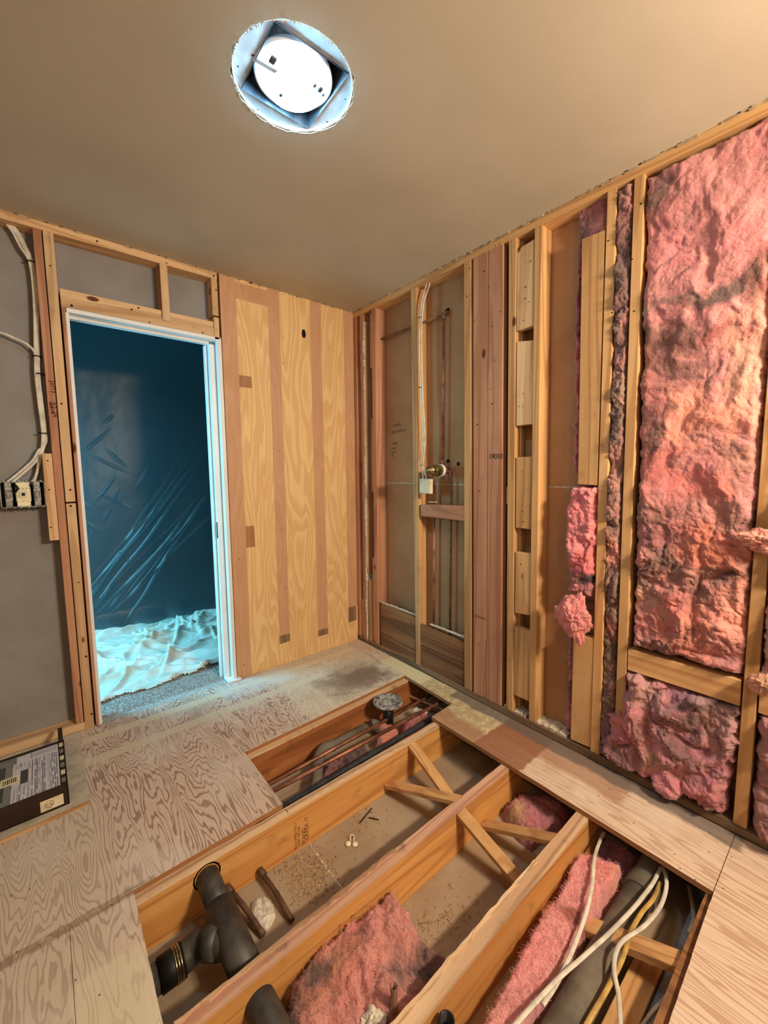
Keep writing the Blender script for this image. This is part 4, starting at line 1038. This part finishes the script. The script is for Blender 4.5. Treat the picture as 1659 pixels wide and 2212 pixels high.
# the valve's control cable
def cabx(pts, lb, r=.0055, flat=.6, m='cable'):
    return tube('cable', [at(a, b, 'x', x) for a, b, x in pts], r, M[m], None, 10, 8, flat, flatdir=(1, 0, 0), label=lb, category='cable')
cabx([(921, 607, .04), (920, 618, .02), (911, 655, -.005), (907, 700, -.008), (906, 760, -.008), (909, 860, -.008), (914, 940, -.008), (911, 990, -.010), (910, 1006, -.010), (913, 1022, -.012), (914, 1040, -.012)], 'left one of two white flat cables running down the stud to the small box')
cabx([(929, 604, .04), (926, 620, .02), (915, 655, -.005), (911, 700, -.008), (910.5, 760, -.008), (913, 860, -.008), (918, 940, -.008), (915, 990, -.010), (913, 1006, -.010), (919, 1024, -.012), (923, 1040, -.012)], 'right one of two white flat cables running down the stud to the small box')
a, b = at(909, 1034, 'x', -.012), at(933, 1067, 'x', -.012)
JB = empty('junction_box', ((a.x), (a.y+b.y)/2, b.z), label='small off-white plastic junction box under the shower valve', category='electrical box')
box('body', -.024, -.001, b.y, a.y, b.z, a.z, M['label'], JB, b=.003)
box('cover', -.027, -.024, b.y+.003, a.y-.003, b.z+.004, a.z-.004, M['label'], JB, b=.001)
for (x, y) in ((908, 686), (908, 837), (912, 1005)):
    c = at(x, y, 'x', -.006); box('cable_staple', c.x-.008, c.x+.004, c.y-.010, c.y+.010, c.z-.002, c.z+.002, M['blackw'], None, b=.0005, label={686: 'black staple holding the pair of cables high on the stud', 837: 'black staple halfway down the pair of cables', 1005: 'black tie on the pair of cables just above the valve'}[y], category='cable tie')
# ---- things in the first joist bay
FLG = empty('toilet_flange', tuple(at(838, 1515, 'z', .004))[:2]+(0,), label='dirty grey round toilet flange standing on a black pipe', category='flange')
fx, fy = FLG.location.x, FLG.location.y
lathe('flange_ring', [(.030, .000), (.048, -.004), (.052, .004), (.072, .005), (.083, .003), (.085, -.003), (.080, -.009), (.050, -.012), (.030, -.012)], (fx, fy, .004), 'z', M['flange'], FLG, 56, close=True)
bm = bmesh.new(); lathe_bm(bm, [(.0, .004), (.020, .010), (.032, .003), (.034, -.004)], (fx, fy, .004), 'z', 24); link('test_cap', fin(bm, True), M['flange'], FLG)
for k in range(4):
    aa = .5+k*math.pi/2; box('bolt_slot', fx+.066*math.cos(aa)-.008, fx+.066*math.cos(aa)+.008, fy+.066*math.sin(aa)-.003, fy+.066*math.sin(aa)+.003, .0085, .0098, M['hole'], FLG, b=0)
tube('neck_pipe', [(fx, fy, -.005), (fx, fy, -.19)], .030, M['blackp'], FLG, 24, 1)
gz = -.125
def pipe_px(name, pts, r, m, parent=None, sm=6, seg=20, **kw):
    return tube(name, [at(a, b, 'z', z) for a, b, z in pts], r, m, parent, seg, sm, **kw)
GP = empty('waste_pipe', tuple(at(720, 1620, 'z', gz)), label='dusty grey waste pipe with two elbows in the first joist bay', category='pipe')
pipe_px('long_section', [(792, 1572, gz), (716, 1612, gz)], .025, M['greyp'], GP, 1)
pipe_px('elbow', [(800, 1566, gz), (812, 1566, gz-.01), (818, 1578, gz-.05)], .029, M['greyp'], GP, 5)
pipe_px('elbow', [(722, 1609, gz), (700, 1618, gz-.003), (688, 1638, gz-.01), (686, 1660, gz-.015)], .029, M['greyp'], GP, 5)
pipe_px('lower_section', [(686, 1656, gz-.015), (684, 1690, gz-.02), (672, 1730, gz-.03)], .027, M['greyp'], GP, 4)
for q in ((716, 1612), (703, 1617)):
    c = at(*q, 'z', gz)
yA, yB = at(600, 1704, 'z', -.075), at(968, 1508, 'z', -.06)
tube('copper_line', [yA+(yA-yB)*.25, yB+(yB-yA)*.06], .0085, M['copper'], None, 12, 1, label='nearer copper water line crossing the first joist bay', category='pipe')
yA, yB = at(590, 1690, 'z', -.095), at(925, 1505, 'z', -.085)
tube('copper_line', [yA+(yA-yB)*.25, yB+(yB-yA)*.06], .0085, M['copper'], None, 12, 1, label='farther copper water line, passing behind the flange neck', category='pipe')
q0, q1 = at(970, 1530, 'z', -.072), at(630, 1732, 'z', -.085)
tube('black_supply_pipe', [q0+(q0-q1)*.15, q1+(q1-q0)*.2], .0125, M['blackp'] if 0 else plain('dusty_black_pipe', (58, 60, 64), .7, 0, .4, .2, 20), None, 16, 1, label='dark grey pipe running along the far side of the first joist', category='pipe')
bm = bmesh.new()
for k in range(14):
    c = at(R.uniform(893, 925), R.uniform(1530, 1548), 'z', -.13); s = R.uniform(.004, .014); bxm(bm, c.x-s, c.x+s, c.y-s*.7, c.y+s*.7, c.z-.004, c.z+s*.6)
bev(bm, .002); link('plaster_crumbs', fin(bm), M['gyp'], None, kind='stuff', label='white plaster crumbs under the copper lines near the wall', category='debris')
beam('wood_scrap', at(882, 1502, 'z', -.13), at(985, 1545, 'z', -.15), (.0, .016, 0), (0, 0, .007), M['hon_x'], None, label='short wood scrap under the copper lines at the wall end of the bay', category='wood scrap')
beam('wood_scrap', at(905, 1520, 'z', -.17), at(1010, 1560, 'z', -.17), (.0, .022, 0), (0, 0, .006), M['old_y'], None, label='darker wood scrap below the first one at the wall end of the bay', category='wood scrap')
# ---- second bay: black waste fitting
AB = empty('waste_fitting', (-1.46, -1.35, -.2), label='black waste pipe with a branching elbow and steel band clamp', category='pipe')
mx = -1.468
tube('main_pipe', [(mx-.004, -1.092, -.070), (mx-.002, -1.26, -.085)], .037, M['abs'], AB, 28, 1)
tube('wye_body', [(mx-.002, -1.25, -.085), (mx+.002, -1.50, -.105)], .045, M['abs'], AB, 28, 1)
tube('branch_elbow', [(mx-.005, -1.37, -.100), (mx-.045, -1.315, -.108), (mx-.085, -1.285, -.122), (mx-.125, -1.285, -.135)], .039, M['abs'], AB, 28, 6)
tube('branch_hub', [(mx-.028, -1.335, -.104), (mx-.062, -1.298, -.113)], .045, M['abs'], AB, 28, 1)
tube('rubber_coupling', [(mx-.120, -1.285, -.134), (mx-.185, -1.284, -.137)], .044, M['blackd'], AB, 28, 1)
for dx in (.138, ):
    bm = bmesh.new()
    for o_ in (-.006, .001, .008): tube_bm(bm, [(mx-dx-.0028+o_, -1.2848, -.1358), (mx-dx+.0028+o_, -1.2848, -.1357)], .0458, 28, 1)
    link('band_clamp', fin(bm), M['brass'], AB)
tube('end_stub', [(mx-.18, -1.284, -.137), (mx-.30, -1.284, -.14)], .038, M['abs'], AB, 28, 1)
bm = bmesh.new(); lathe_bm(bm, [(.040, -.003), (.0455, -.003), (.0455, .003), (.040, .003), (.040, -.003)], (mx-.004, -1.128, -.072), 'y', 28); link('hole_collar', fin(bm), M['blackd'], AB)
CPp = []
for (a_, b_, lb) in (((492, 1918), (548, 1995), 'old brown copper pipe beside the black waste fitting'), ((562, 1882), (612, 1960), 'old brown copper pipe farther right of the plaster blob')):
    o_ = empty('old_copper_pipe', tuple(at(*a_, 'y', -1.133)), label=lb, category='pipe')
    s_ = at(*a_, 'y', -1.133); e_ = at(*b_, 'z', -.19); e_ = s_+(e_-s_)*1.35; e_.z = -.192
    tube('pipe_run', [s_+Vector((0, .004, 0)), s_.lerp(e_, .5)+Vector((0, 0, .01)), e_], .0092, M['pipeold'], o_, 14, 6)
    tube('pipe_cap', [s_+Vector((-.004, -.004, .012)), s_+Vector((.004, -.030, .004))], .0122, M['pipeold'], o_, 14, 1)
pb = [at(x, y, 'z', -.19) for x, y in ((535, 1985), (545, 1945), (570, 1930), (590, 1945), (598, 1975), (580, 2000), (550, 2005))]
batt('plaster_blob', [(q.x, q.y) for q in pb], floormap(-.204), .018, 'white rounded plaster blob between the two old copper pipes', base=(228, 214, 190), seed=91, edge=.03, rough=.003, fold=.002, res=.003, dirt=.1, cat='debris').data.materials[0] = M['gyp']
CLP = empty('plastic_clip', tuple(at(760, 1815, 'z', -.2035)), label='small white two-lobed plastic clip lying in the second bay', category='clip')
c = CLP.location
bm = bmesh.new()
ring = [at(x, y, 'z', -.199) for x, y in ((757, 1817), (756, 1808), (760, 1803), (765, 1808), (763, 1817))]
tube_bm(bm, ring, .0028, 8, 5); link('loop', fin(bm), M['ivory'], CLP)
for (x, y) in ((752, 1824), (767, 1825)):
    q = at(x, y, 'z', -.2035); lathe('lobe', [(.0005, .008), (.009, .007), (.0115, .004), (.011, 0)], tuple(q), 'z', M['ivory'], CLP, 20)
for i, (u, v, lb) in enumerate((((777, 1778), (803, 1746), 'longer dark nail lying in the second bay'), ((797, 1766), (818, 1771), 'shorter dark nail lying in the second bay'))):
    tube('nail', [at(*u, 'z', -.2005), at(*v, 'z', -.2005)], .0022, M['hole'], None, 8, 1, label=lb, category='nail')
for k, (u, v) in enumerate((((905, 1995), (955, 1985)), ((952, 1985), (976, 1966)))):
    tube('straw', [at(*u, 'z', -.2005), at(*v, 'z', -.198)], .0014, M['debris'], None, 6, 1, label=('longer pale straw on the bare bay floor', 'shorter tilted straw on the bare bay floor')[k], category='debris')
bm = bmesh.new()
for k in range(900):
    if k < 620: c = at(R.gauss(665, 32), R.gauss(1885, 28), 'z', -.2035)
    elif k < 760: c = at(R.gauss(770, 40), R.gauss(1775, 30), 'z', -.2035)
    else: c = at(R.gauss(960, 60), R.gauss(1985, 40), 'z', -.2035)
    if not (-1.50 < c.y < -1.135 or -1.84 < c.y < -1.56): continue
    s = R.uniform(.001, .004); l = s*R.uniform(1, 4); a_ = R.uniform(0, 3.14)
    d_ = Vector((math.cos(a_)*l, math.sin(a_)*l, 0)); e_ = Vector((-math.sin(a_)*s*.5, math.cos(a_)*s*.5, 0)); h_ = Vector((0, 0, R.uniform(.0008, .003)))
    v_ = [bm.verts.new(c-d_-e_), bm.verts.new(c+d_-e_), bm.verts.new(c+d_+e_), bm.verts.new(c-d_+e_), bm.verts.new(c+h_)]
    for i in range(4): bm.faces.new((v_[i], v_[(i+1) % 4], v_[4]))
link('sawdust', fin(bm), M['debris'], None, kind='stuff', label='sawdust and splinters scattered on the bay floor', category='sawdust')
# ---- third bay: stub, rag, black pipe through the joist
q = at(851, 2130, 'z', -.028)
ST = empty('copper_stub', (q.x, q.y, -.2), label='short open copper stub standing up out of the fibreglass', category='pipe')
bm = bmesh.new(); lathe_bm(bm, [(.0095, -.16), (.0095, -.028), (.008, -.028), (.008, -.07), (.0005, -.07)], (q.x, q.y, 0), 'z', 20)
link('stub_pipe', fin(bm), M['copperold'], ST)
lathe('coupling', [(.0095, -.083), (.0112, -.083), (.0112, -.15), (.0095, -.15)], (q.x, q.y, 0), 'z', M['copperold'], ST, 20)
bm = bmesh.new(); lathe_bm(bm, [(.0079, -.069), (.0005, -.069)], (q.x, q.y, 0), 'z', 20); link('bore', fin(bm), M['hole'], ST)
lump('wiping_rag', at(806, 2208, 'z', -.105), (.034, .028, .018), 57, 'crumpled greenish white rag beside the copper stub', (196, 190, 160), .4, m='gyp')['category'] = 'rag'
s_ = Vector((-1.463, -1.55, -.104))
tube('black_drain_pipe', [s_+Vector((-.002, .03, .002)), s_+Vector((0, -.02, 0)), s_+Vector((.03, -.28, -.04))], .040, M['abs'], None, 28, 4, label='black drain pipe coming through the hole in the red-stained joist', category='pipe')
q = at(968, 2208, 'z', -.03)
lathe('vertical_stub_pipe', [(.020, -.17), (.020, 0), (.016, 0), (.016, -.10), (.0005, -.10)], (q.x, -1.925, -.03), 'z', M['blackp'], None, 24, label='open black pipe end close against the third joist', category='pipe')
# ---- fourth bay: big pipe, cables, duct
BP = empty('vent_pipe', (-.6, -2.085, -.15), label='thick dusty grey pipe running through the widest joist bay', category='pipe')
tube('pipe_run', [(-.36, -2.088, -.130), (-1.6, -2.088, -.130)], .043, M['greyp'], BP, 32, 1)
tube('hub', [(-.37, -2.088, -.130), (-.30, -2.088, -.130)], .049, M['greyp'], BP, 32, 1)
tube('far_run', [(-.31, -2.088, -.130), (.2, -2.088, -.130)], .043, M['greyp'], BP, 32, 1)
box('flat_board', -1.5, -.47, -2.205, -2.140, -.2035, -.150, M['hon_x'], None, label='tan board lying on the bay floor right of the thick pipe', category='board')
box('duct', -1.5, .3, -2.250, -2.208, -.2035, -.160, M['ducting'], None, b=.004, label='blue-grey metal duct along the far side of the widest bay', category='duct')
def cabz(pts, lb, m='cable', r=.006):
    return tube('cable', [at(a, b, 'z', z) for a, b, z in pts], r, M[m], None, 10, 8, .55, flatdir=(0, 0, 1), label=lb, category='cable')
cabz([(1305, 1796, -.09), (1290, 1832, -.075), (1283, 1862, -.06), (1280, 1905, -.055), (1268, 1965, -.055), (1240, 2045, -.055), (1205, 2120, -.055), (1172, 2172, -.055)], 'white cable with a cut end lying on the long pink batt')
cabz([(1428, 1872, -.09), (1412, 1905, -.06), (1390, 1935, -.045), (1368, 1962, -.04), (1320, 2012, -.035), (1262, 2065, -.035), (1200, 2120, -.035), (1110, 2218, -.035), (1060, 2290, -.04)], 'white cable crossing the thick pipe toward the lower left')
cabz([(1431, 1872, -.09), (1439, 1895, -.07), (1438, 1925, -.06), (1424, 1962, -.05), (1392, 2000, -.045), (1348, 2030, -.04), (1330, 2060, -.05), (1327, 2100, -.06), (1336, 2150, -.07), (1340, 2230, -.08), (1335, 2300, -.09)], 'white cable looping down onto the tan board')
cabz([(1427, 1905, -.09), (1412, 1940, -.07), (1386, 1972, -.06), (1362, 2015, -.06), (1345, 2070, -.065), (1310, 2140, -.075), (1268, 2212, -.08), (1230, 2290, -.09)], 'yellowish cable between the white cables', 'cableyel', .0065)
cabz([(1488, 1914, -.15), (1494, 1945, -.14), (1498, 1985, -.14), (1488, 2015, -.15)], 'short grey-blue cable against the duct by the floor edge')
cabz([(1440, 2150, -.15), (1405, 2190, -.15), (1370, 2240, -.15)], 'thin pale cable end lying on the duct near the bottom edge', r=.004)
# ---- next room: drop cloth and poly sheeting
def drop_cloth():
    res = .007
    a = np.arange(-2.9, 1.2, res); b = np.arange(.16, 1.42, res); A_, B_ = np.meshgrid(a, b, indexing='ij')
    q1 = fbm(A_*2.2, B_*2.2, 5, 3)*.22; q2 = fbm(A_*2.2+3, B_*2.2, 15, 3)*.22
    h = .004+.010*(fbm(A_*3, B_*3, 9, 3)+.5)+.010*np.clip(ridge((A_+q1)*4, (B_+q2)*5, 2, 2)-.5, 0, 1)
    RR = random.Random(12)
    for k in range(230):
        x0, y0 = RR.uniform(-2.3, .1), RR.uniform(.2, 1.4); an = RR.gauss(.25, .45) if RR.random() < .7 else RR.uniform(0, 3.14); L = RR.uniform(.06, .28)
        t = (A_-x0)*math.cos(an)+(B_-y0)*math.sin(an); q = -(A_-x0)*math.sin(an)+(B_-y0)*math.cos(an)
        q = q-.6*RR.uniform(-1, 1)*t*t+.02*perl(t*6+k, t*0+k, 5); w_ = RR.uniform(.006, .015)
        h += RR.uniform(.008, .028)*np.where(q > 0, np.exp(-(q/w_)**2), np.exp(-(q/(w_*3.0))**2))*np.exp(-(t/L)**4)
    fy_ = .22+.06*fbm(A_*3.0, A_*0+.5, 4, 3)+.10*np.clip((-1.15-A_)*-1.0, -.3, .3)*0
    d = B_-fy_-.03
    h = np.where(d < .05, h*np.clip(d/.05, 0, 1)**.5+.003, h)
    h += .022*np.exp(-((d-.02)/.018)**2)*(.5+.9*fbm(A_*7, A_*0, 3, 2))
    keep = d > 0
    nb = A_.shape[1]; fk = keep[:-1, :-1] & keep[1:, :-1] & keep[1:, 1:] & keep[:-1, 1:]
    ii, jj = np.nonzero(fk); F = np.stack([ii*nb+jj, (ii+1)*nb+jj, (ii+1)*nb+jj+1, ii*nb+jj+1], 1)
    u, inv = np.unique(F.ravel(), return_inverse=True); V = np.stack([A_, B_, np.maximum(h, .002)], -1).reshape(-1, 3)[u]
    me = bpy.data.meshes.new('m'); me.from_pydata(V.tolist(), [], inv.reshape(-1, 4).tolist())
    me.polygons.foreach_set('use_smooth', [True]*len(me.polygons))
    link('drop_cloth', me, M['cloth'], None, label='crumpled pale canvas drop cloth on the floor beyond the doorway', category='drop cloth')
drop_cloth()
def poly_sheet():
    a = np.linspace(-2.7, .9, 620); b = np.linspace(0.0, 2.44, 430); A_, B_ = np.meshgrid(a, b, indexing='ij')
    y = 1.46+.03*fbm(A_*1.2, B_*.6, 3, 2)+.004*fbm(A_*5, B_*3, 7, 3)
    for k in range(34):   # long creases fanning up to the right, short ones at the left
        if k < 12:
            x0, z0 = R.uniform(-1.75, -1.25), R.uniform(.02, .35); an = math.radians(R.uniform(42, 58)); L = R.uniform(.6, 1.9); am = R.uniform(.004, .013)
        else:
            x0, z0 = R.uniform(-1.8, -1.2), R.uniform(.3, 1.7); an = math.radians(R.choice((R.uniform(35, 70), R.uniform(-50, -20)))); L = R.uniform(.08, .4); am = R.uniform(.004, .010)
        t = (A_-x0)*math.cos(an)+(B_-z0)*math.sin(an); q = -(A_-x0)*math.sin(an)+(B_-z0)*math.cos(an)
        q = q+.02*perl(t*2+k, t*0+k, 5)
        y -= am*np.exp(-(q/.009)**2)*np.clip(t/.1, 0, 1)*np.clip((L-t)/(.4*L), 0, 1)
    foot = np.clip((.16-B_)/.16, 0, 1); y -= foot**1.5*.14*(1+.5*fbm(A_*4, B_, 41, 2))
    V = np.stack([A_, y, B_+.012*0+.03*np.clip(.05-B_, 0, 1)], -1).reshape(-1, 3)
    nb = len(b); i, j = np.meshgrid(np.arange(len(a)-1), np.arange(nb-1), indexing='ij'); i = i.ravel(); j = j.ravel()
    F = np.stack([i*nb+j, (i+1)*nb+j, (i+1)*nb+j+1, i*nb+j+1], 1)
    me = bpy.data.meshes.new('m'); me.from_pydata(V.tolist(), [], F.tolist()); me.polygons.foreach_set('use_smooth', [True]*len(me.polygons))
    link('plastic_sheeting', me, M['poly'], None, label='clear creased plastic dust sheeting hung across the dark room beyond the doorway', category='plastic sheet')
poly_sheet()
